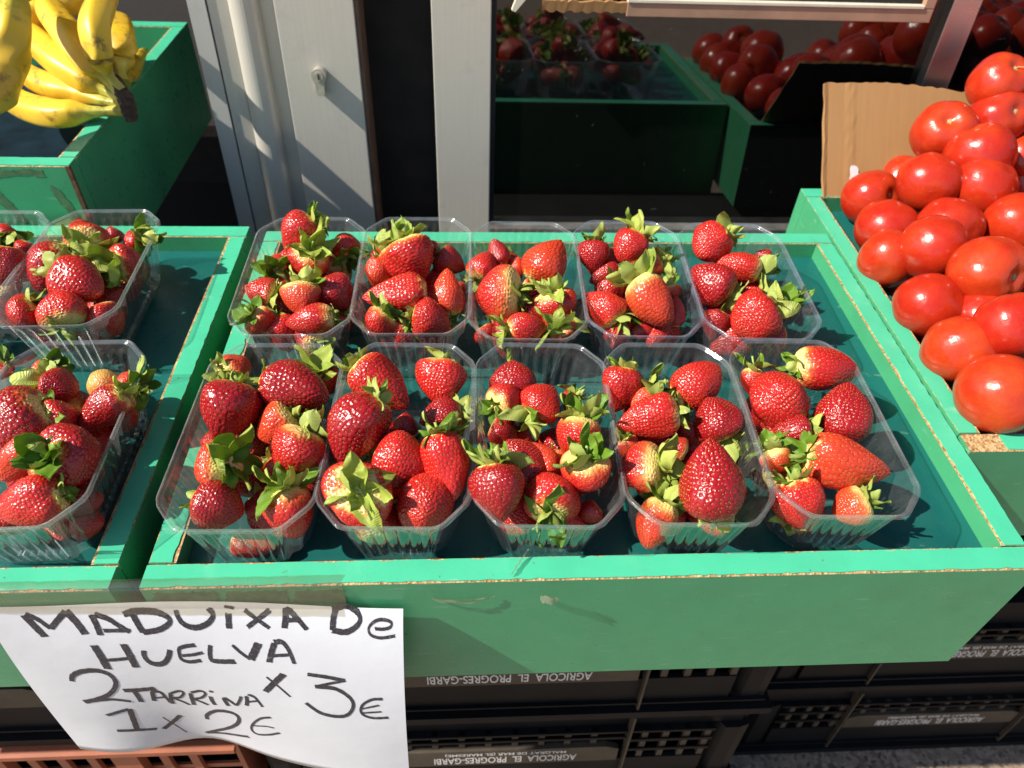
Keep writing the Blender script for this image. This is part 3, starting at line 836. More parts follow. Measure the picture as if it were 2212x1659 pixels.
 ('B5',512.1,279.9,15.2,-0.08,-0.97,0.24,38,32,'r',0.3,0.8,'buried strawberry low at the middle front right of rightmost back-row punnet'),
 ('B5',479.9,319.1,14.0,0.96,0.05,-0.29,35,30,'r',0.1,0.8,'buried strawberry low at the middle rear left of rightmost back-row punnet'),
 ('B5',513.3,312.8,14.4,-0.13,0.69,-0.72,36,31,'r',0.6,0,'buried strawberry low at the middle rear right of rightmost back-row punnet'),
 ('LB',-153.6,261.6,8.9,0.64,0.56,-0.52,40,34,'d',0.3,0,"buried strawberry low at the front left of left tray's rear punnet"),
 ('LB',-120.4,265.0,6.6,-0.54,0.57,0.62,34,29,'r',0.6,0,"buried strawberry low at the front right of left tray's rear punnet"),
 ('LB',-154.2,299.7,6.9,0.58,0.81,-0.00,35,30,'d',0.3,0,"buried strawberry low at the middle front left of left tray's rear punnet"),
 ('LB',-119.9,301.2,8.7,-0.51,-0.17,-0.84,39,33,'r',0.1,0.8,"buried strawberry low at the middle front right of left tray's rear punnet"),
 ('LB',-153.2,336.6,8.6,-0.89,0.32,-0.34,39,33,'d',0.1,0,"buried strawberry low at the middle rear left of left tray's rear punnet"),
 ('LB',-122.8,339.4,8.4,0.72,0.48,-0.50,39,33,'r',0.1,0,"buried strawberry low at the middle rear right of left tray's rear punnet"),
 ('LB',-155.6,375.5,8.0,0.71,-0.35,0.61,38,32,'r',0.1,0,"buried strawberry low at the rear left of left tray's rear punnet"),
 ('LB',-120.6,374.7,7.3,0.22,-0.97,-0.09,36,31,'d',0.6,0.8,"buried strawberry low at the rear right of left tray's rear punnet"),
 ('LF',-102.7,60.5,7.1,-0.04,0.99,-0.16,36,30,'r',0.1,0,"buried strawberry low at the front left of left tray's near punnet"),
 ('LF',-69.8,57.6,7.8,-0.18,0.98,-0.11,37,32,'r',0.6,0,"buried strawberry low at the front right of left tray's near punnet"),
 ('LF',-102.9,93.2,7.2,-0.83,-0.43,-0.34,36,30,'r',0.1,0,"buried strawberry low at the middle front left of left tray's near punnet"),
 ('LF',-72.6,89.9,8.0,0.31,0.95,0.02,38,32,'d',0.6,0.8,"buried strawberry low at the middle front right of left tray's near punnet"),
 ('LF',-104.3,127.9,7.0,-0.26,0.93,-0.27,35,30,'r',0.6,0.8,"buried strawberry low at the middle rear left of left tray's near punnet"),
 ('LF',-73.1,130.2,8.1,-0.63,0.78,0.01,38,32,'r',0.1,0,"buried strawberry low at the middle rear right of left tray's near punnet"),
 ('LF',-105.7,168.5,7.7,-0.02,-0.88,0.48,37,31,'r',0.6,0.8,"buried strawberry low at the rear left of left tray's near punnet"),
 ('LF',-70.9,165.0,8.4,0.99,0.08,-0.06,39,33,'r',0.1,0,"buried strawberry low at the rear right of left tray's near punnet"),
 ('LB2',-231.6,259.4,7.9,-0.75,-0.13,0.65,37,32,'r',0.6,0,'buried strawberry low at the front right of rear punnet cut by left edge'),
 ('LB2',-230.2,297.9,7.4,-0.90,-0.35,-0.25,36,31,'r',0.3,0.8,'buried strawberry low at the middle front right of rear punnet cut by left edge'),
 ('LB2',-228.2,331.1,7.6,-0.07,-0.93,0.36,37,31,'d',0.6,0,'buried strawberry low at the middle rear right of rear punnet cut by left edge'),
 ('LB2',-229.8,367.8,7.2,-0.98,0.17,0.09,36,31,'r',0.3,0.8,'buried strawberry low at the rear right of rear punnet cut by left edge'),
 ('LF2',-179.4,163.3,6.7,0.58,-0.79,-0.20,35,29,'d',0.3,0.8,'buried strawberry low at the rear right of near punnet cut by left edge'),
]
# tomatoes: u, v, w (mm, tray frame), radius mm, stem direction
TOMATOES = [
 (857.9,571.8,130.0,32.0,0.14,-0.47,0.87),
 (859.7,546.5,100.0,33.2,0.08,-0.79,0.61),
 (796.7,537.1,84.0,34.9,-0.38,-0.54,0.75),
 (817.5,489.9,80.0,35.3,-0.34,0.35,0.87),
 (762.0,474.1,52.0,33.4,0.29,0.96,-0.00),
 (816.3,457.8,58.0,33.4,-0.34,0.35,-0.87),
 (722.3,510.6,12.0,32.5,0.44,-0.71,0.54),
 (894.1,514.7,62.0,32.3,0.14,0.42,0.90),
 (781.8,552.1,13.0,29.6,0.17,0.55,-0.82),
 (710.5,438.3,14.0,31.7,0.65,0.69,0.32),
 (764.5,410.2,32.0,33.2,-0.21,0.88,-0.42),
 (716.6,358.6,40.0,32.3,-0.60,0.79,-0.10),
 (686.1,375.8,14.0,29.9,0.54,0.84,-0.00),
 (742.1,302.2,50.0,34.5,0.32,-0.86,0.40),
 (693.2,291.3,15.0,32.8,-0.34,0.49,-0.81),
 (833.0,402.4,42.0,32.8,-0.20,0.42,-0.88),
 (737.0,271.7,14.0,30.5,0.63,0.43,0.64),
 (692.2,225.1,15.0,31.6,0.50,0.76,-0.41),
 (726.1,222.6,46.0,30.6,-0.13,0.82,0.56),
 (695.0,163.8,18.0,34.4,0.61,-0.51,0.61),
 (809.1,325.3,20.0,32.1,-0.46,0.72,-0.52),
 (900.5,500.4,30.0,33.9,-0.61,0.78,-0.14),
 (754.7,341.7,14.0,29.7,0.89,0.44,-0.13),
 (849.2,516.7,14.0,33.5,0.29,0.93,-0.24),
 (856.3,452.6,14.0,32.9,0.01,0.70,-0.72),
]
# bananas: centre line (mm, world) from the crown outwards, widest diameter mm
BANANAS = [
 ([(-172,573,118),(-198,571,117),(-225,571,115),(-254,574,112),(-301,605,110),(-350,654,112),(-395,708,118)], 34.2),
 ([(-172,577,124),(-200,583,126),(-229,600,128),(-264,613,130),(-310,654,130),(-360,718,130)], 31.0),
 ([(-173,577,130),(-196,589,136),(-218,598,146),(-254,624,158),(-306,685,165),(-346,747,165)], 36.8),
 ([(-174,580,135),(-193,593,148),(-207,600,160),(-231,626,178),(-277,691,192),(-314,756,200)], 36.4),
 ([(-172,578,140),(-181,580,158),(-180,572,180),(-183,590,205),(-184,627,220),(-185,679,225)], 33.1),
 ([(-177,602,138),(-188,628,146),(-193,648,155),(-191,658,170),(-213,717,172),(-246,793,165)], 47.2),
 ([(-192,632,120),(-208,697,118),(-225,770,112),(-236,836,110)], 21.5),
]
LONE_BANANA = [(-277,634,235),(-254,566,225),(-249,535,205),(-258,523,180),(-266,502,160),(-287,504,140)]
PAPER = [(-112.1,-1.5,-17.4),(178.9,-4.0,-29.2),(-114.5,-22.3,-226.4),(173.1,-51.3,-233.7)]  # TL TR BL BR, mm, tray frame
# handwriting on the sign: word, strokes of (paper s, t in thousandths ...), pen width mm
INK = [
 ('MADUIXA',[(5.6,[93,31,120,136]),(3.3,[97,25,122,52,143,93]),(3.6,[143,93,168,50,193,12]),(5.6,[193,10,209,58,221,117])]),
 ('MADUIXA',[(4.6,[250,25,255,70,256,121]),(3.3,[258,23,287,43,305,68,329,102]),(2.3,[268,97,331,94])]),
 ('MADUIXA',[(4.6,[348,23,354,62,361,103]),(3.3,[326,23,350,12,373,9,400,12,421,24,433,44,423,67,399,89,360,103])]),
 ('MADUIXA',[(3.3,[451,5,453,27,461,55,478,72,498,73,521,56,535,33,537,15,528,-2])]),
 ('MADUIXA',[(2.1,[568,-11,588,-5]),(4.6,[575,14,572,76])]),
 ('MADUIXA',[(2.8,[675,3,646,34,617,68]),(2.3,[614,3,641,34,671,70])]),
 ('MADUIXA',[(4.6,[713,-6,712,29,707,69]),(3.0,[713,-6,735,22,762,71]),(2.3,[711,37,749,35])]),
 ('De',[(4.3,[834,-2,828,33,825,72]),(3.0,[826,0,858,-12,884,4,894,29,883,56,856,77,823,70])]),
 ('De',[(1.6,[930,62,950,63,967,56,971,41,959,32,940,31,924,42,914,63,920,86,944,96,980,87])]),
 ('HUELVA',[(5.9,[229,172,235,236,237,312]),(5.6,[303,164,308,228,310,298]),(2.3,[226,259,268,252,313,239])]),
 ('HUELVA',[(3.9,[347,198,343,232,350,264,367,277,386,266,402,233,413,189])]),
 ('HUELVA',[(2.6,[480,158,453,168,437,182,433,214,435,242,453,253,484,241]),(2.1,[439,219,467,211,493,197])]),
 ('HUELVA',[(3.3,[517,155,510,206,512,237,536,240,570,236])]),
 ('HUELVA',[(2.3,[572,151,590,187,611,219]),(5.6,[638,136,625,178,611,219])]),
 ('HUELVA',[(4.3,[678,133,667,178,657,228]),(3.0,[677,129,696,126,709,152,716,187,721,225]),(2.0,[662,194,714,183])]),
 ('2',[(3.6,[126,400,137,362,165,332,206,322,234,350,237,409,210,476,167,522,125,548]),(2.3,[125,548,192,525,221,531,248,546])]),
 ('TARRINA',[(3.3,[246,460,286,457,329,447]),(4.3,[273,475,274,514,274,555])]),
 ('TARRINA',[(3.6,[317,478,312,518,308,551]),(2.6,[314,470,337,478,344,522,348,571]),(1.6,[312,528,340,519])]),
 ('TARRINA',[(3.3,[363,485,356,536,352,580]),(2.1,[364,485,391,463,399,480,384,516,366,528,382,554,398,583])]),
 ('TARRINA',[(3.3,[418,476,414,526,410,580]),(2.1,[421,469,450,449,460,469,444,504,422,524,437,544,452,564])]),
 ('TARRINA',[(3.3,[471,484,470,523,473,555]),(1.8,[474,444,485,446])]),
 ('TARRINA',[(3.3,[507,486,508,516,512,547]),(2.3,[509,478,523,505,536,527,549,493,559,454])]),
 ('TARRINA',[(3.3,[574,449,571,485,566,522]),(2.3,[580,435,596,451,605,487,610,516]),(1.6,[570,493,601,474])]),
 ('x',[(4.3,[689,286,661,339,630,403]),(1.5,[642,309,667,357,695,418])]),
 ('3',[(2.5,[752,276,798,283,847,296]),(1.8,[847,296,801,320,767,340]),(2.8,[767,340,820,345,855,392,861,444,842,501,809,518,768,503,734,448])]),
 ('euro',[(2.0,[940,388,914,393,890,422,880,460,886,493,912,510,952,503]),(1.3,[880,456,930,426]),(1.3,[884,480,935,466])]),
 ('1',[(2.6,[161,654,195,629,230,608]),(4.9,[231,608,222,707,212,807]),(2.8,[158,790,206,798,263,817])]),
 ('x2',[(3.6,[350,699,315,768,279,828]),(1.3,[300,709,315,796,329,902])]),
 ('22',[(3.3,[422,724,431,671,466,614,506,603,526,633,515,700,470,791,384,915]),(3.0,[384,915,457,868,529,828])]),
 ('euro2',[(2.0,[623,589,592,614,562,678,551,739,563,771,597,753,635,714]),(1.3,[560,693,601,675,623,677])]),
]


# ------------------------------------------------------------------ the setting
g = MB()
g.face([(-12, -14, -0.80), (14, -14, -0.80), (14, 12, -0.80), (-12, 12, -0.80)])
structure(g.build('ground', M['granite']))
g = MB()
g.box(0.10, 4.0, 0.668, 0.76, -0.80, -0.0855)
g.box(0.10, 4.0, 0.470, 0.667, -0.80, -0.112)  # added unseen ledge, keeps the sunlit ground out of the glass reflection
structure(g.build('wall_with_added_ledge', M['plinth']))
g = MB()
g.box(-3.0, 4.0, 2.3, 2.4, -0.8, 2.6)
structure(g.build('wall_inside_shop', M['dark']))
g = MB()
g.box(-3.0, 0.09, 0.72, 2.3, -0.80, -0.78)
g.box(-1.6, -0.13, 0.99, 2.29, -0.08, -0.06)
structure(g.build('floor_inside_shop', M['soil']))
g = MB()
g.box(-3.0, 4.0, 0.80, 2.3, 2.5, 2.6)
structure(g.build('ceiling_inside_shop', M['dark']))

# door jamb, profile drawn in plan and extruded upright
jamb = thing('door_jamb', 'grey aluminium door jamb with a rounded pillar, left of the lock', 'door jamb')
Z0, Z1 = -0.795, 2.4
p = MB()
p.prism([(-0.100, 0.72), (-0.100, 0.654), (-0.0792, 0.654), (-0.0792, 0.72)], 'z', Z0, Z1)
p.build('outer_post', M['alu_matt'], jamb)
p = MB()
p.prism([(-0.0790, 0.72), (-0.0790, 0.661), (-0.0774, 0.661), (-0.0774, 0.72)], 'z', Z0, Z1)
p.build('seal_strip', M['bronze'], jamb)
p = MB()
prof = [(-0.0772, 0.72), (-0.0772, 0.656), (-0.0545, 0.658)]
for k in range(17):
    a = math.pi * k / 16
    prof.append((-0.0365 - 0.0175 * math.cos(a), 0.660 - 0.0145 * math.sin(a)))
prof += [(-0.0185, 0.664), (0.0000, 0.664), (0.0000, 0.72)]
p.prism(prof, 'z', Z0, Z1)
o = p.build('rounded_pillar', M['alu'], jamb)

door = thing('aluminium_door', 'satin aluminium door stile with a round key lock', 'door')
o = box_obj('door_stile', M['alu'], door, 0.0018, 0.0945, 0.6465, 0.70, Z0, Z1, 0.0012)
box_obj('edge_seal', M['bronze'], door, 0.0947, 0.0995, 0.649, 0.70, Z0, Z1, 0.001)
box_obj('dark_gap_sheet', M['dark'], door, 0.0997, 0.1830, 0.700, 0.706, Z0, Z1)  # open gap: its shade is put in as a dark sheet
lk = MB()
cx, cz = 0.045, 0.1405
pr = []
for k in range(21):
    a = math.pi * (1.22 - 1.44 * k / 20)
    pr.append((cx + 0.0088 * math.cos(a), cz + 0.0088 * math.sin(a)))
pr += [(cx + 0.0052, cz - 0.010), (cx + 0.0052, cz - 0.020), (cx + 0.003, cz - 0.0235), (cx - 0.003, cz - 0.0235), (cx - 0.0052, cz - 0.020), (cx - 0.0052, cz - 0.010)]
lk.prism(pr, 'y', 0.6335, 0.6462)
lock = lk.build('lock_cylinder', M['steel'], door)
kk = MB()
kk.prism([(cx + 0.0056 * math.cos(2 * math.pi * k / 24), cz + 0.0056 * math.sin(2 * math.pi * k / 24)) for k in range(24)], 'y', 0.6322, 0.6333)
kk.build('lock_plug', M['steel'], lock)
box_obj('keyhole', M['rubber'], lock, cx - 0.0007, cx + 0.0007, 0.6316, 0.6320, cz - 0.0036, cz + 0.0036)

win = thing('shop_window', 'dark shop window in aluminium frame mirroring the fruit trays', 'window')
box_obj('frame_post', M['alu'], win, 0.1850, 0.2570, 0.650, 0.71, Z0, Z1, 0.0012)
box_obj('rubber_gasket', M['rubber'], win, 0.2572, 0.2635, 0.6545, 0.70, -0.08, Z1)
box_obj('window_pane', M['glass'], win, 0.2637, 0.8170, 0.6600, 0.6660, -0.0690, Z1)
box_obj('frame_post', M['alu_bright'], win, 0.8172, 0.8530, 0.6440, 0.71, -0.0690, Z1, 0.0012)
box_obj('window_pane', M['glass'], win, 0.8532, 3.2, 0.6620, 0.6660, -0.0690, Z1)
box_obj('window_sill', M['sill'], win, 0.2572, 3.2, 0.640, 0.70, -0.0850, -0.0692, 0.0012)

# framed notice hanging in front of the pane, only its lower edge in view
fr = thing('notice_frame', 'beige framed notice hung on the window at the top edge', 'picture frame')
o = box_obj('bottom_rail', M['rail'], fr, 0.4145, 0.7830, 0.622, 0.634, 0.2180, 0.2330, 0.001)
box_obj('rail_lip', M['cream'], o, 0.4145, 0.7700, 0.6205, 0.634, 0.2332, 0.2368, 0.0006)
o = box_obj('side_rail', M['rail'], fr, 0.7702, 0.7830, 0.622, 0.634, 0.2332, 0.52, 0.001)
o = box_obj('side_rail', M['rail'], fr, 0.2900, 0.3020, 0.622, 0.634, 0.2400, 0.52, 0.001)
box_obj('backing', M['rubber'], fr, 0.3022, 0.7700, 0.630, 0.635, 0.2370, 0.52)
tb = MB()
rows = []
for i in range(24):
    x = 0.315 + 0.0992 * i / 23
    zb = 0.2215 + 0.0012 * math.sin(i * 1.9) + 0.0008 * rnd.uniform(-1, 1)
    zt = 0.2330 + 0.0014 * rnd.uniform(-1, 1)
    rows.append([(x, 0.6245, zb), (x, 0.6235, zt), (x, 0.634, zt), (x, 0.634, zb)])
tb.quadgrid(rows, wrap_v=True)
tb.face(rows[0])
tb.face(rows[-1][::-1])
tb.build('torn_cardboard_strip', M['card'], fr)
tp = MB()
tp.prism([(0.2795, 0.2225), (0.2840, 0.2210), (0.2990, 0.2385), (0.2990, 0.2440), (0.2880, 0.2440)], 'y', 0.620, 0.6300)
tp.build('corner_tip', M['cream'], fr)


# ------------------------------------------------------------------ green display trays
def ragged_strip(axis, a0, a1, b0, b1, z0, z1, rag0=0.0, rag1=0.0, seed=0):
    """a thin strip along an axis whose long edges are chipped and uneven"""
    r = random.Random(seed)
    b = MB()
    n = max(8, int(abs(a1 - a0) / 0.005))
    rows = []
    for i in range(n + 1):
        a = a0 + (a1 - a0) * i / n
        e0 = b0 + rag0 * (r.random() ** 3) * 1.6
        e1 = b1 - rag1 * (r.random() ** 3) * 1.6
        q = [(e0, z0), (e0, z1), (e1, z1), (e1, z0)]
        rows.append([(a, y, z) if axis == 'x' else (y, a, z) for y, z in q])
    b.quadgrid(rows, wrap_v=True)
    b.face(rows[0])
    b.face(rows[-1][::-1])
    return b


def make_tray(name, label, w, d, H, floor_h, matrix, liner, band_from=0.0, seed=1):
    t = thing(name, label, 'display tray', matrix, 'green wooden display trays')
    bt, bb = BT, BB
    gm = [M['green'], M['chip']]
    zb = -0.0009
    # front board: chipped front arris shows raw chipboard
    b = MB()
    b.prism([(0, -H), (0, -0.0017), (0.0009, zb), (bt, zb), (bt, -H)], 'x', 0, w, 0, [0, 1, 1, 0, 0])
    f = b.build('front_board', gm, t)
    ragged_strip('x', band_from, w - 0.0004, 0.0007, bt - 0.0006, zb, 0, 0.0007, 0.0007, seed).build('edge_band', M['band'], f)
    b = MB()
    b.prism([(d - bb, -H), (d - bb, zb), (d, zb), (d, -H)], 'x', 0, w, 0, [0, 1, 0, 0])
    k = b.build('back_board', gm, t)
    ragged_strip('x', 0.0003, w - 0.0003, d - bb + 0.0012, d - 0.0002, zb, 0, 0.0006, 0.0002, seed + 1).build('edge_band', M['band'], k)
    for s in (0, 1):
        x0, x1 = (0, bt) if s == 0 else (w - bt, w)
        b = MB()
        b.box(x0, x1, bt + 0.0011, d - bb - 0.0004, -H, zb, 0, 1)
        sd = b.build('side_board', gm, t)
        if s == 0:
            q = ragged_strip('y', bt + 0.0013, d - bb - 0.0006, x0 + 0.0003, x1 - 0.0020, zb, 0, 0.0006, 0.0010, seed + 2)
        else:
            q = ragged_strip('y', bt + 0.0013, d - bb - 0.0006, x0 + 0.0020, x1 - 0.0003, zb, 0, 0.0010, 0.0006, seed + 3)
        q.build('edge_band', M['band'], sd)
    b = MB()
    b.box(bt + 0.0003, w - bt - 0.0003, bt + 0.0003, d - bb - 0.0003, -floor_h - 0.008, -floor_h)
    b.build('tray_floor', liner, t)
    return t


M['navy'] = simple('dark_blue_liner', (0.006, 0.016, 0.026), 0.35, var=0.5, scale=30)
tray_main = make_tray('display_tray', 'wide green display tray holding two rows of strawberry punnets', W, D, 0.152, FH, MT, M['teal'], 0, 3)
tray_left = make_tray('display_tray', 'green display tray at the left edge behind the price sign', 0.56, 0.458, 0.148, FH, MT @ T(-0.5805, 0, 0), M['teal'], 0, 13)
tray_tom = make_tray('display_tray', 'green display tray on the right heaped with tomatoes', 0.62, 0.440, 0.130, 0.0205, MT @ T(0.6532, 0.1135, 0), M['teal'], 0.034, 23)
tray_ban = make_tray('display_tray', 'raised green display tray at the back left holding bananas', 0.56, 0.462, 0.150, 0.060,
                     T(-0.760, 0.4660, 0.0975) @ Matrix.Rotation(R(3.3), 4, 'X'), M['navy'], 0, 33)


def child_named(t, n):
    for c in t.children:
        if c.name.split('.')[0] == n:
            return c


def blob(name, mat, parent, pts, plane_y, thick=0.0004, seed=0, jit=0.0008):
    """irregular flat patch lying on a front face (x, z outline)"""
    r = random.Random(seed)
    out = []
    n = len(pts)
    for i in range(n):
        (x0, z0), (x1, z1) = pts[i], pts[(i + 1) % n]
        m = max(1, int(math.hypot(x1 - x0, z1 - z0) / 0.0022))
        for k in range(m):
            u = k / m
            out.append((x0 + (x1 - x0) * u + r.uniform(-jit, jit), z0 + (z1 - z0) * u + r.uniform(-jit, jit)))
    b = MB()
    b.prism(out, 'y', plane_y - thick, plane_y - 0.00005)
    return b.build(name, mat, parent)


fb = child_named(tray_main, 'front_board')
for sgn, (x0, x1, z0, z1) in enumerate([(0.004, 0.050, -0.0215, -0.0055), (0.054, 0.098, -0.0235, -0.0060), (0.101, 0.138, -0.0250, -0.0065)]):
    blob('glue_stain', M['glue'], fb, [(x0, z0 + 0.003), (x1, z0), (x1, z1), (x0 + 0.004, z1)], 0.0, 0.0003, 40 + sgn, 0.0012)
fb = child_named(tray_ban, 'front_board')
blob('glue_stain', M['glue'], fb, [(0.446, -0.005), (0.530, -0.005), (0.532, -0.013), (0.506, -0.012), (0.474, -0.016), (0.476, -0.034), (0.486, -0.056), (0.488, -0.072), (0.482, -0.070), (0.476, -0.056), (0.462, -0.036), (0.452, -0.018)], 0.0, 0.0003, 51, 0.0016)
blob('glue_stain', M['glue'], fb, [(0.531, -0.022), (0.541, -0.030), (0.549, -0.062), (0.544, -0.066), (0.533, -0.046)], 0.0, 0.0003, 52, 0.0012)
b = MB()
b.prism([(0.5560, -0.0012), (0.5606, -0.0012), (0.5606, 0.0030), (0.5590, 0.0030), (0.5560, 0.0004)], 'z', -0.105, -0.0008)
bmx = b.build('bare_corner', M['chip_dark'], fb)


# ------------------------------------------------------------------ punnets
def oct_ring(hx, hy, cx, cy, z, rib=0.0, nx=7, ny=13, nc=2, per=6):
    """octagonal ring; straight runs carry `rib` deep vertical flutes"""
    c = [(-hx + cx, -hy), (hx - cx, -hy), (hx, -hy + cy), (hx, hy - cy), (hx - cx, hy), (-hx + cx, hy), (-hx, hy - cy), (-hx, -hy + cy)]
    cnt = [nx, nc, ny, nc, nx, nc, ny, nc]
    ring = []
    for i in range(8):
        (x0, y0), (x1, y1) = c[i], c[(i + 1) % 8]
        n = cnt[i] * per
        ln = math.hypot(x1 - x0, y1 - y0)
        ux, uy = (x1 - x0) / ln, (y1 - y0) / ln
        inx, iny = -uy, ux
        for k in range(n):
            u = k / n
            ph = k % per
            o = rib * (0, 0, 0, 0.75, 1, 0.75)[ph] if per == 6 else 0
            # soften the eight corners
            edge = min(u, 1 - u) * ln
            s = 0.0016 * max(0, 1 - edge / 0.006) ** 2
            ring.append((x0 + (x1 - x0) * u + inx * (o + s), y0 + (y1 - y0) * u + iny * (o + s), z))
    return ring


def punnet_meshes():
    b = MB()
    HX, HY = 0.0545, 0.0945
    H = 0.0674
    rows = [oct_ring(HX, HY, 0.020, 0.024, H - 0.0028)]
    for k in range(7):      # rolled outer bead
        a = math.pi * k / 6
        q = 0.0008 * (1 - math.cos(a))
        rows.append(oct_ring(HX - q, HY - q, 0.020 - q * 0.4, 0.024 - q * 0.4, H - 0.0008 + 0.0008 * math.sin(a)))
    for q, z in ((0.0022, -0.0013), (0.0028, -0.0014), (0.0032, -0.0017), (0.0035, -0.0022), (0.0036, -0.0030)):
        rows.append(oct_ring(HX - q, HY - q, 0.020 - q * 0.36, 0.024 - q * 0.36, H + z))
    b.quadgrid(rows, wrap_v=True)
    rim = b.mesh('rim', [M['pet_rim']], True, fix=False)
    b = MB()
    rows = []
    for t in (0, 0.05, 0.10, 0.14, 0.25, 0.4, 0.55, 0.7, 0.82, 0.90, 0.95, 0.98, 1.0):
        hx = HX - 0.0036 - 0.0115 * t
        hy = HY - 0.0036 - 0.0125 * t
        z = H - 0.0030 - (H - 0.0034) * t
        cxx, cyy = 0.0187 - 0.003 * t, 0.0227 - 0.003 * t
        rb = 0.0016 * min(1, max(0, (t - 0.07) / 0.06)) * (1 - 0.4 * t)
        if t > 0.93:
            q = (t - 0.93) / 0.07
            hx -= 0.003 * q * q
            hy -= 0.003 * q * q
        rows.append(oct_ring(hx, hy, cxx, cyy, z, rb))
    b.quadgrid(rows, wrap_v=True)
    wall = b.mesh('wall', [M['pet']], True, fix=False)
    b = MB()
    last = rows[-1]
    r2 = [(x * 0.93, y * 0.95, 0.0006) for x, y, z in last]
    r3 = [(x * 0.85, y * 0.90, 0.0022) for x, y, z in last]
    r4 = [(x * 0.02, y * 0.02, 0.0022) for x, y, z in last]
    b.quadgrid([last, r2, r3, r4], wrap_v=True)
    base = b.mesh('base', [M['pet']], fix=False)
    return rim, wall, base


RIM, WALL, BASE = punnet_meshes()
RIM_B, WALL_B, BASE_B = RIM.copy(), WALL.copy(), BASE.copy()
RIM_B.materials[0] = M['pet_blue_rim']
WALL_B.materials[0] = M['pet_blue']
BASE_B.materials[0] = M['pet_blue']
PUNNET_LABEL = {
    'F1': 'clear punnet overhanging the tray edge, leftmost of the front row of strawberries',
    'F2': 'clear strawberry punnet second from left in the front row',
    'F3': 'clear strawberry punnet in the middle of the front row',
    'F4': 'clear punnet with one huge dark strawberry, fourth in the front row',
    'F5': 'clear half-filled punnet beside the tray wall, rightmost of the front row',
    'B1': 'clear leafy strawberry punnet, leftmost of the back row',
    'B2': 'clear strawberry punnet second from left in the back row',
    'B3': 'clear strawberry punnet in the middle of the back row',
    'B4': 'bluish clear punnet with a long orange strawberry, fourth in back row',
    'B5': 'bluish clear punnet nearest the tomatoes, rightmost of the back row',
    'LB': "clear strawberry punnet at the rear of the left tray's right column",
    'LF': "clear strawberry punnet at the front of the left tray's right column",
    'LB2': 'clear strawberry punnet at the rear of the left tray, cut by photo edge',
    'LF2': 'clear strawberry punnet at the front of the left tray, cut by photo edge'}
for key, (u, v, yaw) in PUNNETS.items():
    mt = MT @ T(u, v, -FH + 0.0005) @ Matrix.Rotation(R(-yaw), 4, 'Z')
    pn = thing('plastic_punnet', PUNNET_LABEL[key], 'punnet', mt, 'clear plastic strawberry punnets')
    blue = key in ('B4', 'B5')
    for nm, a, bb_ in (('rim', RIM, RIM_B), ('wall', WALL, WALL_B), ('base', BASE, BASE_B)):
        link(nm, bb_ if blue else a, pn)


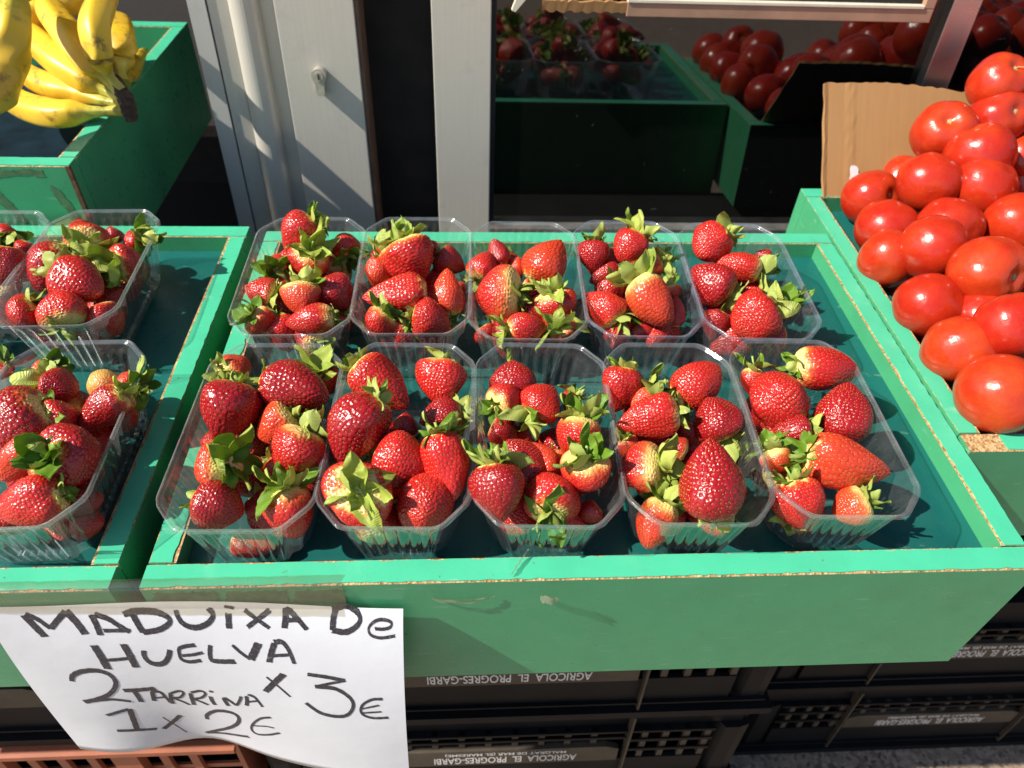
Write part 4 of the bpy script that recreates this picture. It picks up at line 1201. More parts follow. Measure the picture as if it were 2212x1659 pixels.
# ------------------------------------------------------------------ strawberries
def berry_mesh(i):
    r = np.random.default_rng(100 + i)
    tm = r.uniform(0.24, 0.36)
    p_, q_ = r.uniform(1.55, 2.3), r.uniform(0.62, 0.9)
    NV, NU = 136, 196
    tt = np.linspace(0, 1, 900)
    rr = np.where(tt < tm, np.sqrt(np.clip(1 - ((tm - tt) / tm) ** 2.3, 0, 1)), np.clip(1 - ((tt - tm) / (1 - tm)) ** p_, 0, 1) ** q_) * 0.5
    rr[0] = 0
    rr[-1] = 0
    zz = 0.5 - tt
    zz = zz - 0.05 * np.exp(-(rr / 0.16) ** 2) * (tt < tm)      # hollow under the calyx
    ds = np.r_[0, np.cumsum(np.hypot(np.diff(rr), np.diff(zz)))]
    s = np.linspace(0, ds[-1], NV)
    pr, pz, pt = np.interp(s, ds, rr), np.interp(s, ds, zz), np.interp(s, ds, tt)
    a2, a3, f2, f3 = r.uniform(0.02, 0.09), r.uniform(0.01, 0.045), r.uniform(0, 6.3), r.uniform(0, 6.3)
    ridge = r.uniform(0.0, 0.05)
    bx, by = r.normal(0, 0.05, 2)

    def surf(t_, r_, z_, ph):
        k = 1 + a2 * np.cos(2 * ph + f2 + 0.8 * t_) + a3 * np.cos(3 * ph + f3 - 2 * t_) + ridge * np.cos(5 * ph + f2) * np.clip(1 - t_ * 1.6, 0, 1) + 0.025 * np.sin(9 * t_ + 4 * np.cos(ph + f3))
        return np.stack([r_ * k * np.cos(ph) + bx * (t_ - 0.4) ** 2 * 4, r_ * k * np.sin(ph) + by * (t_ - 0.4) ** 2 * 4, z_ + 0 * ph], -1)
    ph = np.linspace(0, 2 * np.pi, NU, endpoint=False)
    V = surf(pt[:, None], pr[:, None], pz[:, None], ph[None, :] + 0 * pt[:, None])
    # normals
    du = np.roll(V, -1, 1) - np.roll(V, 1, 1)
    dv = np.gradient(V, axis=0)
    N = np.cross(du, dv)
    N /= np.linalg.norm(N, axis=2, keepdims=True) + 1e-12
    C = V - np.array([0, 0, -0.05])
    N *= np.sign((N * C).sum(2, keepdims=True) + 1e-12)
    # seeds on staggered rings
    seeds = []
    L = ds[-1]
    gap = r.uniform(0.058, 0.078)
    row = 0
    sv = L * 0.10
    while sv < L * 0.99:
        rad = np.interp(sv, ds, rr)
        n = max(1, int(round(2 * np.pi * rad / (gap * 1.12))))
        for k in range(n):
            seeds.append((sv + r.normal(0, gap * 0.12), 2 * np.pi * (k + 0.5 * (row % 2)) / n + r.normal(0, 0.05)))
        row += 1
        sv += gap * (0.92 if sv < L * 0.75 else 0.72)
    S = np.array(seeds)
    st, sr, sz = np.interp(S[:, 0], ds, tt), np.interp(S[:, 0], ds, rr), np.interp(S[:, 0], ds, zz)
    SP = surf(st, sr, sz, S[:, 1])
    flat = V.reshape(-1, 3)
    d2 = np.full(len(flat), 9.0)
    for k in range(0, len(SP), 40):
        dd = ((flat[:, None, :] - SP[None, k:k + 40, :]) ** 2).sum(2).min(1)
        d2 = np.minimum(d2, dd)
    dd = np.sqrt(d2)
    kx = r.normal(0, 1, (14, 3)) * np.array([9, 9, 9])
    bumpy = sum(np.sin(flat @ kx[j] + j) for j in range(14)) * 0.0012
    dep = -0.018 * np.exp(-(dd / 0.019) ** 2) + 0.0025 * np.exp(-((dd - 0.034) / 0.013) ** 2) + bumpy
    flat2 = flat + N.reshape(-1, 3) * dep[:, None]
    me = bpy.data.meshes.new('fruit')
    idx = np.arange(NV * NU).reshape(NV, NU)
    a = idx[:-1]
    q = np.stack([a, np.roll(a, -1, 1), np.roll(idx[1:], -1, 1), idx[1:]], -1).reshape(-1, 4)
    me.vertices.add(len(flat2))
    me.vertices.foreach_set('co', flat2.ravel())
    me.loops.add(q.size)
    me.loops.foreach_set('vertex_index', q.ravel()[::-1].copy())
    me.polygons.add(len(q))
    me.polygons.foreach_set('loop_start', np.arange(0, q.size, 4))
    me.polygons.foreach_set('loop_total', np.full(len(q), 4))
    me.update(calc_edges=True)
    me.validate()
    me.polygons.foreach_set('use_smooth', np.ones(len(me.polygons), dtype=bool))
    at = me.attributes.new('along', 'FLOAT', 'POINT')
    at.data.foreach_set('value', np.repeat(pt, NU).astype(np.float32))
    me.materials.append(M['berry'])
    # normals at seeds
    near = np.array([((flat - p) ** 2).sum(1).argmin() for p in SP])
    SN = N.reshape(-1, 3)[near]
    b = MB()
    for p0, n0 in zip(SP, SN):
        n0 = Vector(n0)
        up = Vector((0, 0, 1))
        sx = n0.cross(up)
        if sx.length < 1e-3:
            continue
        sx.normalize()
        sy = n0.cross(sx).normalized()
        c = Vector(p0) - n0 * 0.0085
        w, h, t_ = 0.0062, 0.0110, 0.0070
        o0 = len(b.v)
        b.v += [tuple(c + sx * w), tuple(c + sy * h), tuple(c - sx * w), tuple(c - sy * h), tuple(c + n0 * t_)]
        for k in range(4):
            b.f.append((o0 + k, o0 + (k + 1) % 4, o0 + 4))
            b.m.append(0)
    sm = b.mesh('seeds', [M['seed']], smooth=True, fix=False)
    return me, sm


BM = [berry_mesh(i) for i in range(16)]


def sepal_mesh(i, pale):
    r = random.Random(500 + i)
    curl = (1.1, 0.3, -0.9, 0.7, -0.35, 1.7)[i % 6]
    wid = (0.66, 0.54, 0.60, 0.46, 0.72, 0.52)[i % 6]
    fold = (0.35, 0.15, 0.30, 0.5, 0.1, 0.25)[i % 6]
    twist = r.uniform(-0.5, 0.5)
    nx, ny = 13, 7
    top, bot = [], []
    for a in range(nx):
        t = a / (nx - 1)
        ang = curl * t
        x = math.sin(ang) / curl if abs(curl) > 1e-3 else t
        z = (1 - math.cos(ang)) / curl if abs(curl) > 1e-3 else 0
        w = wid * 0.5 * (math.sin(math.pi * (0.10 + 0.90 * t) ** 0.72)) ** 0.85 + 0.015
        if a in (7, 9) and i % 2 == 0:
            w *= 1.12
        if a == nx - 1:
            w = 0.012
        rt, rb = [], []
        for k in range(ny):
            s = (k / (ny - 1) - 0.5) * 2
            zz = z + fold * abs(s) * w + 0.045 * math.sin(8 * t + 3 * s + i) + 0.02 * math.cos(12 * s) * t + twist * s * w * t
            y = s * w
            rt.append((x, y, zz + 0.010 * (1 - abs(s))))
            rb.append((x, y, zz - 0.010))
        top.append(rt)
        bot.append(rb)
    b = MB()
    b.quadgrid(top, 0)
    b.quadgrid([q[::-1] for q in bot], 1)
    me = b.mesh('sepal', [M['sepal_pale'] if pale else M['sepal'], M['sepal_back']], smooth=True, fix=False)
    at = me.attributes.new('along', 'FLOAT', 'POINT')
    vals = [a / (nx - 1) for a in range(nx) for _ in range(ny)] * 2
    at.data.foreach_set('value', np.array(vals, dtype=np.float32))
    return me


SEP = [sepal_mesh(i, False) for i in range(6)]
SEPP = [sepal_mesh(i, True) for i in range(6)]


def calyx_mesh(i):
    r = random.Random(700 + i)
    b = MB()
    pr = [(0.0, 0.055), (0.10, 0.05), (0.22, 0.035), (0.30, 0.0), (0.25, -0.04), (0.0, -0.05)]
    rows = [[(q * (1 + 0.18 * math.cos(5 * a + i)) * math.cos(a), q * (1 + 0.18 * math.cos(5 * a + i)) * math.sin(a), z) for a in [2 * math.pi * k / 14 for k in range(14)]] for q, z in pr]
    b.quadgrid(rows, wrap_v=True)
    ln = (0.25, 0.55, 0.15, 0.8)[i % 4]
    b.tube([(0, 0, 0), (0.02, 0.01, ln * 0.5), (0.09 * r.uniform(-1, 1), 0.09 * r.uniform(-1, 1), ln)], [0.075, 0.06, 0.065], 7)
    return b.mesh('calyx', [M['calyx']], smooth=True)


CAL = [calyx_mesh(i) for i in range(4)]
SHADE = {'d': (0.27, 0.006, 0.011), 'r': (0.46, 0.014, 0.012), 'o': (0.58, 0.050, 0.016), 'm': (0.64, 0.42, 0.10)}


def make_berry(k, pos, axis, ln, wd, shade, pale, cal, label):
    rr = random.Random(k * 7 + 3)
    ax = Vector(axis).normalized()
    qt = Vector((0, 0, 1)).rotation_difference(ax)
    mt = MT @ T(*pos) @ qt.to_matrix().to_4x4() @ Matrix.Rotation(rr.uniform(0, 6.28), 4, 'Z')
    e = thing('strawberry', label, 'strawberry', mt, 'strawberries in the punnets')
    me, sm = BM[(k * 7 + 1) % len(BM)]
    sc = Matrix.Diagonal((wd * rr.uniform(1.02, 1.18), wd * rr.uniform(1.02, 1.18), ln * 1.09, 1))
    f = link('fruit', me, e, sc)
    c = SHADE[shade]
    j = rr.uniform(0.88, 1.12)
    f.color = (min(1, c[0] * j), c[1] * j, c[2] * j, pale)
    s = link('seeds', sm, f)
    s['kind'] = 'stuff'
    if cal > 0:
        sl = 0.0188 * cal
        cx_ = link('calyx', CAL[k % 4], e, T(0, 0, ln * 0.5 - 0.0016) @ Matrix.Scale(0.018 if cal > 1 else 0.015, 4))
        n = rr.randint(10, 13) if cal > 1 else rr.randint(7, 9)
        bank = SEPP if (cal >= 1.45 or rr.random() < 0.18) else SEP
        for q in range(n):
            az = 2 * math.pi * (q + rr.uniform(-0.3, 0.3)) / n
            el = R(rr.uniform(-8, 38)) if q % 3 else R(rr.uniform(25, 62))
            ls = sl * rr.uniform(0.55, 1.15) / (0.018 if cal > 1 else 0.015)
            m = Matrix.Rotation(az, 4, 'Z') @ T(0.16, 0, 0.02 * (q % 2)) @ Matrix.Rotation(-el, 4, 'Y') @ Matrix.Rotation(rr.uniform(-0.8, 0.8), 4, 'X') @ Matrix.Diagonal((ls, ls * rr.uniform(0.8, 1.1), ls, 1))
            link('sepal', bank[rr.randint(0, 5)], cx_, m)
    return e


for k, (pn_, u, v, w_, ax, ay, az, ln, wd, sh, pale, cal, label) in enumerate(BERRIES):
    make_berry(k, (u / 1000, v / 1000, w_ / 1000), (ax, ay, az), ln / 1000, wd / 1000, sh, pale, cal, label)


# ------------------------------------------------------------------ tomatoes
def tomato_mesh(i):
    r = random.Random(900 + i)
    NV, NU = 40, 56
    b = MB()
    rows = []
    al = []
    n = r.choice((4, 5, 6))
    ph0 = r.uniform(0, 6)
    amp = r.uniform(0.02, 0.06)
    fl = r.uniform(0.90, 0.99)
    for a in range(NV):
        t = a / (NV - 1)
        th = math.pi * t
        row = []
        for k in range(NU):
            p_ = 2 * math.pi * k / NU
            lob = 1 + amp * math.cos(n * p_ + ph0) * math.exp(-(t / 0.42) ** 2) + 0.03 * math.cos(2 * p_ + ph0 + t) + 0.018 * math.cos(3 * p_ + i)
            rad = math.sin(th) ** 0.90 * lob
            z = fl * math.copysign(abs(math.cos(th)) ** 0.92, math.cos(th)) - (fl - 0.76) * math.exp(-(rad / 0.26) ** 2) * (t < 0.5) + 0.03 * math.exp(-(rad / 0.2) ** 2) * (t > 0.5)
            row.append((rad * math.cos(p_), rad * math.sin(p_), z))
        rows.append(row)
        al += [t] * NU
    b.quadgrid(rows, wrap_v=True)
    me = b.mesh('fruit', [M['tomato']], smooth=True, fix=False)
    at = me.attributes.new('along', 'FLOAT', 'POINT')
    at.data.foreach_set('value', np.array(al, dtype=np.float32))
    bm = bmesh.new()
    bm.from_mesh(me)
    bmesh.ops.recalc_face_normals(bm, faces=bm.faces)
    bm.to_mesh(me)
    bm.free()
    return me


TM = [tomato_mesh(i) for i in range(9)]
b = MB()
rows = []
for q, z in ((0.0, 0.035), (0.05, 0.03), (0.085, 0.012), (0.12, -0.01), (0.10, -0.05)):
    rows.append([(q * (1 + 0.3 * math.cos(5 * a)) * math.cos(a), q * (1 + 0.3 * math.cos(5 * a)) * math.sin(a), z) for a in [2 * math.pi * k / 20 for k in range(20)]])
b.quadgrid(rows, wrap_v=True)
SCAR = b.mesh('stem_scar', [M['scar']], smooth=True)
TOM_LABEL = [
    'topmost tomato of the heap, thin stem thread on top', 'tomato below the topmost one, stem scar facing out',
    'tomato in front of the cardboard, scar on its upper left', 'tomato just right below the scarred one by the cardboard',
    'upright tomato touching the lower cardboard, one tall highlight', 'tomato between the upright one and the right photo edge',
    'ribbed tomato in the left corner under the cardboard', 'tomato cut by the right photo edge, upper heap',
    'tomato hidden behind the ribbed corner tomato', 'second tomato down the left side of the heap',
    'tomato partly behind a round one, mid heap', 'round tomato riding over its neighbours at the left, mid heap',
    'third tomato down the left side, half covered', 'large tomato with a lower scar, mid right of heap',
    'tomato fourth down the left side, lying against the board', 'tomato at the right photo edge, level with mid heap',
    'tomato peeping out low between three big ones', 'fifth tomato down the left side, near the front',
    'big tomato on the upper layer near the front right', 'nearest tomato of the heap, scar and seam at right',
    'tomato low at the right photo edge behind the front ones', 'tomato under the upper right edge of the heap',
    'shaded tomato deep in the middle of the heap', 'shaded tomato deep behind the upright one',
    'shaded tomato deep at the right of the heap']
extra, EXTRA_T = [], []
er = random.Random(5)
for lay_, (w_, x0, n_, m_) in enumerate(((0.016, 0.915, 5, 6), (0.066, 0.945, 4, 5), (0.112, 0.955, 4, 4))):
    for c_ in range(n_):
        for r_ in range(m_):
            extra.append((x0 + 0.066 * c_ + 0.008 * er.uniform(-1, 1), 0.505 - 0.066 * r_ - 0.012 * lay_ + 0.008 * er.uniform(-1, 1), w_ + 0.006 * er.uniform(-1, 1), 0.033))
            EXTRA_T.append('%s layer, %s from the window, %s past the edge' % (('bottom', 'second', 'top')[lay_], ('first', 'second', 'third', 'fourth', 'fifth', 'sixth')[r_], ('first', 'second', 'third', 'fourth', 'fifth')[c_]))
tl = [(u / 1000, v / 1000, w_ / 1000, r_ / 1000, (a, b_, c_)) for (u, v, w_, r_, a, b_, c_) in TOMATOES] + [(u, v, w_, r_, (0.3, 0.4, 0.8)) for u, v, w_, r_ in extra]
for i, (u, v, w_, r_, dr) in enumerate(tl):
    rr = random.Random(i)
    mt = MT @ T(u, v, w_) @ Vector((0, 0, 1)).rotation_difference(Vector(dr)).to_matrix().to_4x4() @ Matrix.Rotation(rr.uniform(0, 6.3), 4, 'Z') @ Matrix.Scale(r_ * 1.04, 4)
    lab = TOM_LABEL[i] if i < len(TOM_LABEL) else 'tomato at the right end, %s' % EXTRA_T[i - len(TOM_LABEL)]
    e = thing('tomato', lab, 'tomato', mt, 'tomatoes heaped in the right tray' if i < len(TOM_LABEL) else 'tomatoes at the right end of the heap')
    link('fruit', TM[(i * 4) % 9], e)
    link('stem_scar', SCAR, e, T(0, 0, 0.765))
    if i == 0:
        q = MB()
        q.tube([(0, 0, 0.77), (0.02, 0.03, 0.85), (0.16, 0.10, 0.95), (0.30, 0.14, 1.02)], [0.022, 0.018, 0.016, 0.022], 6)
        q.build('stem_thread', M['scar'], e, True)

# cardboard sheet standing at the back of the tomato tray
cb = thing('cardboard_sheet', 'torn brown cardboard sheet standing behind the tomatoes', 'cardboard', MT)
P0, P1 = Vector((0.675, 0.5342, -0.004)), Vector((0.6735, 0.6250, 0.1030))
b = MB()
front, back = [], []
nx, nz = 40, 12
upv = (P1 - P0)
nrm = Vector((0, -upv.z, upv.y)).normalized()
for i in range(nx + 1):
    x = 0.215 * i / nx
    fr_, bk = [], []
    for j in range(nz + 1):
        t = j / nz
        top = 1 + 0.045 * math.sin(x * 15 + 0.4) - 0.25 * x
        if j == nz:
            top += 0.007 * rnd.uniform(-1, 1)
        q = P0 + Vector((x, 0, 0)) + upv * (t * top) + nrm * (0.0012 * math.sin(x * 9) * t)
        if i == 0:
            q += nrm * 0.0018 + Vector((0.0012 * rnd.uniform(-1, 1), 0, 0))
        if abs(x - 0.036) < 0.006:
            q += nrm * 0.0006 * (0.4 + rnd.random())
        fr_.append(q + nrm * 0.002)
        bk.append(q - nrm * 0.002)
    front.append(fr_)
    back.append(bk[::-1])
b.quadgrid([f_ + k_ for f_, k_ in zip(front, back)], wrap_v=True)
b.face(front[0] + back[0])
b.face((front[-1] + back[-1])[::-1])
b.build('sheet', M['card'], cb)
b = MB()
pts = []
for k in range(26):
    a = 2 * math.pi * k / 26
    x = 0.040 + (0.0062 + 0.0012 * rnd.uniform(-1, 1)) * math.cos(a)
    t = 0.20 + (0.10 + 0.02 * rnd.uniform(-1, 1)) * math.sin(a)
    pts.append(P0 + Vector((x, 0, 0)) + upv * t * (1 + 0.045 * math.sin(x * 15 + 0.4) - 0.25 * x) + nrm * (0.0034 + 0.0012 * math.sin(x * 9) * t))
b.face(pts)
b.build('paper_tear', M['card_tear'], cb)


# ------------------------------------------------------------------ bananas
def catmull(P, m):
    P = [Vector(p) for p in P]
    P = [P[0] * 2 - P[1]] + P + [P[-1] * 2 - P[-2]]
    out = []
    n = len(P) - 3
    for k in range(m + 1):
        x = min(k / m * n, n - 1e-6)
        i = int(x)
        t = x - i
        a, b_, c_, d_ = P[i:i + 4]
        out.append(0.5 * ((2 * b_) + (c_ - a) * t + (2 * a - 5 * b_ + 4 * c_ - d_) * t * t + (3 * b_ - a - 3 * c_ + d_) * t ** 3))
    return out


def banana_mesh(pts, dia, seed, stem=True):
    r = random.Random(seed)
    C = catmull([tuple(x / 1000 for x in p_) for p_ in pts], 44)
    ks = [(0, 0.42), (0.14, 0.30), (0.24, 0.42), (0.36, 0.86), (0.55, 1.0), (0.78, 0.94), (0.90, 0.66), (0.955, 0.34), (0.985, 0.24), (1, 0.2)] if stem else [(0, 0.2), (0.06, 0.6), (0.2, 0.92), (0.5, 1), (0.8, 0.92), (0.93, 0.55), (0.97, 0.3), (1, 0.22)]
    rows, al = [], []
    ph = r.uniform(0, 6)
    up = Vector((0, 0, 1))
    n = 30
    for i, p_ in enumerate(C):
        t = i / (len(C) - 1)
        rad = float(np.interp(t, [a for a, _ in ks], [b_ for _, b_ in ks])) * dia / 2000
        tg = (C[min(i + 1, len(C) - 1)] - C[max(i - 1, 0)]).normalized()
        s = tg.cross(up).normalized()
        w_ = s.cross(tg).normalized()
        row = []
        for k in range(n):
            a = 2 * math.pi * k / n
            # five soft ridges
            g_ = 1 + 0.085 * (abs(math.cos(2.5 * (a + ph))) ** 0.8 - 0.7) * -1.6 + 0.02 * math.sin(3 * a + 9 * t)
            row.append(p_ + (s * math.cos(a) + w_ * math.sin(a)) * rad * g_)
        rows.append(row)
        al += [t] * n
    b = MB()
    b.quadgrid(rows, wrap_v=True)
    b.face(rows[0])
    b.face(rows[-1][::-1])
    al += [0] * n + [1] * n
    me = b.mesh('banana', [M['banana']], smooth=True, fix=False)
    at = me.attributes.new('along', 'FLOAT', 'POINT')
    at.data.foreach_set('value', np.array(al, dtype=np.float32))
    bm = bmesh.new()
    bm.from_mesh(me)
    bmesh.ops.recalc_face_normals(bm, faces=bm.faces)
    bm.to_mesh(me)
    bm.free()
    return me


bunch = thing('banana_bunch', 'bunch of ripe bananas with dark crown overhanging the tray corner', 'bananas')
for i, (pts, dia) in enumerate(BANANAS):
    link('banana', banana_mesh(pts, min(dia, 37.5) * 0.98, 60 + i), bunch)
b = MB()
C = catmull([(-0.178, 0.585, 0.150), (-0.170, 0.577, 0.135), (-0.166, 0.571, 0.122), (-0.165, 0.568, 0.108)], 12)
rows = []
for i, p_ in enumerate(C):
    t = i / 12
    rad = 0.0062 + 0.0040 * math.sin(math.pi * (0.15 + 0.7 * t))
    rows.append([p_ + Vector((math.cos(a) * rad * 0.8, math.sin(a) * rad * 1.1, 0.0022 * rnd.uniform(-1, 1))) * (1 + 0.16 * rnd.uniform(-1, 1)) + Vector((0, 0, 0)) for a in [2 * math.pi * k / 12 for k in range(12)]])
b.quadgrid(rows, wrap_v=True)
b.face(rows[0])
b.face(rows[-1][::-1])
b.build('crown', M['crown'], bunch)
lb = thing('banana', 'banana standing in front of the bunch at the left photo edge', 'banana')
link('peel', banana_mesh(LONE_BANANA, 39, 90, False), lb)
lb2 = thing('banana', 'banana lying behind the bunch at the top left corner', 'banana')
link('peel', banana_mesh([(-330, 640, 150), (-320, 690, 172), (-290, 730, 190), (-250, 750, 205)], 36, 95, False), lb2)


# ------------------------------------------------------------------ hand-written price sign
TL, TR, BL, BR = [Vector(p_) / 1000 for p_ in PAPER]


def paper_pt(s, t):
    P = TL * (1 - s) * (1 - t) + TR * s * (1 - t) + BL * (1 - s) * t + BR * s * t
    out = (0.004 + 0.010 * s) * math.sin(math.pi * min(max(t, 0), 1) ** 0.7) + 0.003 * math.sin(9 * s) * t
    out -= 0.017 * math.exp(-((s - 0.36) / 0.17) ** 2) * t * t
    return P + Vector((0, -out, 0))


sign = thing('price_sign', 'white paper sign with handwritten strawberry prices taped to the tray', 'sign', MT)
b = MB()
NS = 36
TS = [0.0, 0.0001, 0.003, 0.007, 0.012, 0.018, 0.025, 0.033, 0.042, 0.054, 0.068, 0.085, 0.105] + [0.13 + 0.87 * k / 22 for k in range(23)]


def edge_t(s, t):       # the top edge and the bottom edge of the sheet wave a little
    if t == 0:
        return -0.035 * math.sin(math.pi * s) ** 2 - (0.0 if s < 0.85 else 0.0)
    return t


frow = [[paper_pt(i / NS, edge_t(i / NS, t)) for t in TS] for i in range(NS + 1)]
brow = [[q + Vector((0, 0.00018, 0)) for q in row][::-1] for row in frow]
b.quadgrid([f_ + k_ for f_, k_ in zip(frow, brow)], wrap_v=True)
b.build('paper_sheet', M['paper'], sign, True, fix=False)


def paper_nrm(s, t):
    du = paper_pt(s + 0.004, t) - paper_pt(s - 0.004, t)
    dv = paper_pt(s, t + 0.004) - paper_pt(s, t - 0.004)
    n = du.cross(dv).normalized()
    return n if n.y < 0 else -n


WORDS = {}
for word, strokes in INK:
    WORDS.setdefault(word, []).extend(strokes)
lay = 0
for word, strokes in WORDS.items():
    b = MB()
    for wd, pts in strokes:
        lay += 1
        P2 = [(pts[k] / 1000, pts[k + 1] / 1000, 0) for k in range(0, len(pts), 2)]
        C = catmull(P2, max(6, 7 * (len(P2) - 1)))
        mm = [Vector((c_.x * 291, c_.y * 208)) for c_ in C]
        rows = []
        n = len(C)
        for i in range(n):
            d_ = (mm[min(i + 1, n - 1)] - mm[max(i - 1, 0)])
            d_ = d_.normalized() if d_.length > 1e-6 else Vector((1, 0))
            wl = wd * (1 + 0.75 * d_.x * d_.x) * 0.93
            wl *= 1 + 0.05 * math.sin(i * 1.7 + lay)
            nn = Vector((-d_.y, d_.x)) * wl / 2
            row = []
            for q in (-1, -0.5, 0, 0.5, 1):
                off = mm[i] + nn * (q + rnd.uniform(-0.05, 0.05))
                if i in (0, n - 1):
                    off += d_ * (0.5 if i else -0.5) * rnd.uniform(-1, 1)
                s, t = off.x / 291, off.y / 208
                row.append(paper_pt(s, t) + paper_nrm(s, t) * (0.00022 + 0.000012 * (lay % 12)))
            rows.append(row)
        b.quadgrid(rows)
    b.build('handwriting', M['ink'], sign, False, fix=False)


def tape_rows(x0, x1, prof, n=50, wob=0.0006, seed=3):
    r = random.Random(seed)
    rows = []
    for i in range(n + 1):
        x = x0 + (x1 - x0) * i / n
        rows.append([Vector((x + (0.0015 * r.uniform(-1, 1) if i in (0, n) else 0), y - wob * abs(math.sin(x * 160 + k)) * (0.4 + 0.6 * r.random()), z + 0.0004 * r.uniform(-1, 1))) for k, (y, z) in enumerate(prof(x))])
    return rows


def tape_prof(x):
    s = (x - TL.x) / (TR.x - TL.x)
    pts = [(0.0075, 0.0006), (0.0020, 0.0006), (-0.0008, -0.0012), (-0.0014, -0.010)]
    for t in (-0.03, -0.015, 0.0, 0.018):
        q = paper_pt(s, t)
        pts.append((q.y - 0.0009, q.z))
    return pts


tape = thing('adhesive_tape', 'long strip of clear tape holding the price sign to the trays', 'tape', MT)
b = MB()
b.quadgrid(tape_rows(-0.150, 0.138, tape_prof))
b.build('tape_strip', M['tape'], tape, True, fix=False)


def scrap(label, path, wdt, seed):
    """crumpled bit of old tape; path of (x, y, z)"""
    r = random.Random(seed)
    C = catmull(path, 14)
    b = MB()
    rows = []
    for i, q in enumerate(C):
        w_ = wdt * (0.55 + 0.45 * math.sin(math.pi * i / 14 + 0.4)) * r.uniform(0.8, 1.1)
        rows.append([q + Vector((0.0004 * r.uniform(-1, 1), -0.0012 * math.sin(k * 2.2 + i) * 0.5 - 0.0006, (k / 3 - 0.5) * w_)) for k in range(4)])
    b.quadgrid(rows)
    o_ = b.build('tape_scrap', M['tape_old'], None, True, fix=False)
    o_.matrix_world = MT
    tag(o_, label, 'tape', 'old tape scraps')


M['tape_old'] = plastic_material('old_tape', (0.50, 0.47, 0.36), 0.5, 0.2, (0.9, 0.88, 0.8))
scrap('thin crumpled tape remnant right of the sign corner', [(0.200, -0.0012, -0.0195), (0.215, -0.003, -0.0225), (0.232, -0.0025, -0.0215), (0.245, -0.0012, -0.0185)], 0.0042, 1)
scrap('folded tape tab on the front panel casting a small shadow', [(0.2790, -0.0010, -0.023), (0.2825, -0.006, -0.017), (0.2870, -0.008, -0.015), (0.2915, -0.0045, -0.019)], 0.011, 2)
scrap('crinkled tape over the front edge below the middle punnet', [(0.2565, 0.0030, 0.0032), (0.2610, 0.0095, 0.0036), (0.2655, 0.0165, 0.0042), (0.2700, 0.0205, 0.0085)], 0.0050, 3)


# ------------------------------------------------------------------ crates under the trays
def text_mesh(txt, width, height):
    cu = bpy.data.curves.new('print', 'FONT')
    cu.body = txt
    cu.align_x = 'CENTER'
    cu.align_y = 'CENTER'
    cu.size = 1
    cu.offset = 0.012
    ob = bpy.data.objects.new('print', cu)
    COL.objects.link(ob)
    dg = bpy.context.evaluated_depsgraph_get()
    me = bpy.data.meshes.new_from_object(ob.evaluated_get(dg))
    bpy.data.objects.remove(ob)
    co = np.zeros(len(me.vertices) * 3)
    me.vertices.foreach_get('co', co)
    co = co.reshape(-1, 3)
    mn, mx = co.min(0), co.max(0)
    c = (mn + mx) / 2
    co[:, 0] = (co[:, 0] - c[0]) * width / (mx[0] - mn[0])
    co[:, 1] = (co[:, 1] - c[1]) * height / (mx[1] - mn[1])
    out = np.stack([-co[:, 0], 0 * co[:, 0], -co[:, 1]], 1)       # upside down, facing the street
    me.vertices.foreach_set('co', out.ravel())
    me.materials.clear()
    me.materials.append(M['print'])
    me.update()
    return me


TX1 = text_mesh('AGRICOLA  EL  PROGRES-GARBI', 0.178, 0.0165)
TX2 = text_mesh('MALGRAT DE MAR (EL MARESME)', 0.150, 0.0090)


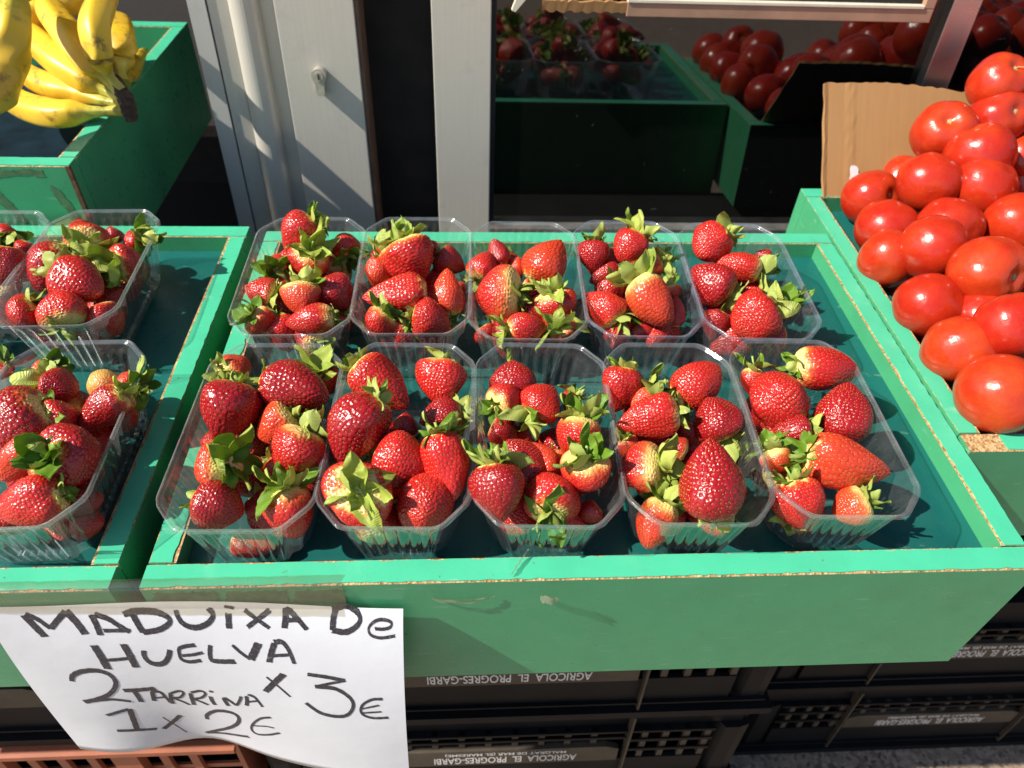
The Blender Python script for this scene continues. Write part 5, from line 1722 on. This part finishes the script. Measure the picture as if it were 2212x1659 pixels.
def crate(name, label, x, y, z, mat, accent, print_it=True, group='crates stacked under the trays'):
    t = thing(name, label, 'crate', T(x, y, z), group)
    Wc, Dc, Hc, th = 0.598, 0.398, 0.1985, 0.006
    b = MB()
    b.box(-0.009, Wc + 0.009, -0.009, 0.004, 0.000, 0.013)
    b.box(-0.009, Wc + 0.009, Dc - 0.004, Dc + 0.009, 0.000, 0.013)
    b.box(-0.009, 0.004, 0.0042, Dc - 0.0042, 0.000, 0.013)
    b.box(Wc - 0.004, Wc + 0.009, 0.0042, Dc - 0.0042, 0.000, 0.013)
    b.build('rim', mat, t)
    b = MB()
    b.box(0.045, Wc - 0.045, 0.0, th, 0.0132, 0.074)
    b.build('front_wall', mat, t)
    box_obj('rib', mat, t, 0.002, Wc - 0.002, -0.0045, 0.0, 0.0235, 0.0265)
    b = MB()
    b.box(0, th, 0.012, Dc, 0.0132, Hc - 0.03)
    b.build('side_wall', mat, t)
    b = MB()
    b.box(Wc - th, Wc, 0.012, Dc, 0.0132, Hc - 0.03)
    b.build('side_wall', mat, t)
    b = MB()
    b.box(th, Wc - th, Dc - th, Dc, 0.0132, Hc - 0.03)
    b.build('back_wall', mat, t)
    b = MB()
    b.prism([(0.008, 0.151), (0.010, 0.1975), (Dc - 0.010, 0.1975), (Dc - 0.010, 0.151)], 'x', 0.008, Wc - 0.008)
    b.build('crate_bottom', mat, t)
    for x0 in (0.0, Wc - 0.042):
        b = MB()
        b.prism([(x0 + 0.004, 0.012), (x0 + 0.012, 0.0), (x0 + 0.030, 0.0), (x0 + 0.042, 0.004), (x0 + 0.042, 0.012)], 'z', 0.0134, 0.1505)
        b.build('corner_post', mat, t)
    for x0 in (0.150, 0.447):
        box_obj('rib', accent, t, x0, x0 + 0.0028, -0.0065, 0.006, 0.0135, 0.196)
    # lettered panel between two lattices
    b = MB()
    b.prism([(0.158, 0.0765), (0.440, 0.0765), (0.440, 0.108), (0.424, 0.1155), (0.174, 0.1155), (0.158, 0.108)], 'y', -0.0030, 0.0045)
    pnl = b.build('print_panel', accent, t)
    if print_it:
        link('print', TX1, pnl, T(0.299, -0.0034, 0.0900))
        link('print', TX2, pnl, T(0.299, -0.0034, 0.1070))
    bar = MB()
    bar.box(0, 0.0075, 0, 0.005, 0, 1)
    BARM = bar.mesh('slat', [accent])
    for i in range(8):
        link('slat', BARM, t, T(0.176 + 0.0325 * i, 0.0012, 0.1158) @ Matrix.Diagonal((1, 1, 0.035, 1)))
    for x0, x1 in ((0.0425, 0.1495), (0.4505, 0.5555)):
        nb = 4
        for i in range(nb):
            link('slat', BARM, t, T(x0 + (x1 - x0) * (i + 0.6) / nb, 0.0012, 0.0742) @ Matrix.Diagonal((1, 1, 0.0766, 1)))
        for zz in (0.096, 0.122):
            box_obj('rail', mat, t, x0, x1, -0.001, 0.0009, zz, zz + 0.006)
    box_obj('rail', mat, t, 0.1532, 0.4465, -0.001, 0.0009, 0.131, 0.136)
    box_obj('rail', mat, t, 0.0425, 0.5555, -0.001, 0.008, 0.1463, 0.1508)
    return t


crate('plastic_crate', 'black printed crate at the bottom of the centre stack', -0.030, 0.090, -0.7995, M['crate'], M['crate_brown'])
crate('plastic_crate', 'upside-down black printed crate in the centre, lettering fully visible', -0.030, 0.090, -0.5998, M['crate'], M['crate_brown'])
crate('plastic_crate', 'black printed crate right under the centre of the wide tray', -0.030, 0.092, -0.4001, M['crate'], M['crate_brown'])
crate('plastic_crate', 'black crate on the granite at lower right, whole lettering in view', 0.662, 0.207, -0.7995, M['crate'], M['crate_brown'])
crate('plastic_crate', 'upper black crate at the right with lettering cut by photo edge', 0.662, 0.212, -0.5998, M['crate'], M['crate_brown'])
crate('plastic_crate', 'black crate behind the sign at the lower left, above the orange crate', -0.655, 0.088, -0.4101, M['crate'], M['crate_brown'], False)


def orange_crate(x, y, z):
    t = thing('orange_crate', 'terracotta orange plastic crate at the lower left corner', 'crate', T(x, y, z), 'crates stacked under the trays')
    Wc, Dc, Hc = 0.598, 0.398, 0.19
    b = MB()
    b.prism([(-0.018, Hc - 0.004), (-0.018, Hc - 0.012), (-0.012, Hc - 0.012), (-0.012, Hc - 0.006), (0.012, Hc - 0.006), (0.012, Hc)], 'x', -0.01, Wc + 0.01)
    b.build('rim', M['terra'], t)
    b = MB()
    b.prism([(Dc - 0.012, Hc), (Dc - 0.012, Hc - 0.006), (Dc + 0.01, Hc - 0.006), (Dc + 0.01, Hc)], 'x', -0.01, Wc + 0.01)
    b.build('rim', M['terra'], t)
    b = MB()
    b.box(0.0, Wc, Dc - 0.006, Dc, 0, Hc - 0.007)
    b.build('back_wall', M['terra'], t)
    for x0 in (0, Wc - 0.006):
        b = MB()
        b.box(x0, x0 + 0.006, 0.006, Dc - 0.007, 0, Hc - 0.007)
        b.build('side_wall', M['terra'], t)
    b = MB()
    b.box(0.0, Wc, 0.0, Dc, -0.008, -0.001)
    b.build('crate_bottom', M['terra'], t)
    bar = MB()
    bar.box(0, 0.010, 0, 0.006, 0, Hc - 0.0065)
    SL = bar.mesh('slat', [M['terra']])
    bar = MB()
    bar.box(0, 0.030, -0.006, 0.006, 0, Hc - 0.0065)
    SLW = bar.mesh('slat', [M['terra']])
    k = 0
    xx = 0.0
    while xx < Wc - 0.03:
        wide = k % 4 == 0
        link('slat', SLW if wide else SL, t, T(xx, 0, 0))
        xx += 0.050 if wide else 0.034
        k += 1
    for zz in (0.045, 0.085, 0.125, 0.158):
        box_obj('rail', M['terra'], t, 0.0, Wc - 0.006, 0.0065, 0.010, zz, zz + 0.010)
    return t


orange_crate(-0.650, 0.088, -0.6050)
box = crate('plastic_crate', 'black crate at the bottom of the left stack', -0.650, 0.100, -0.8130 + 0.0135, M['crate'], M['crate_brown'], False)
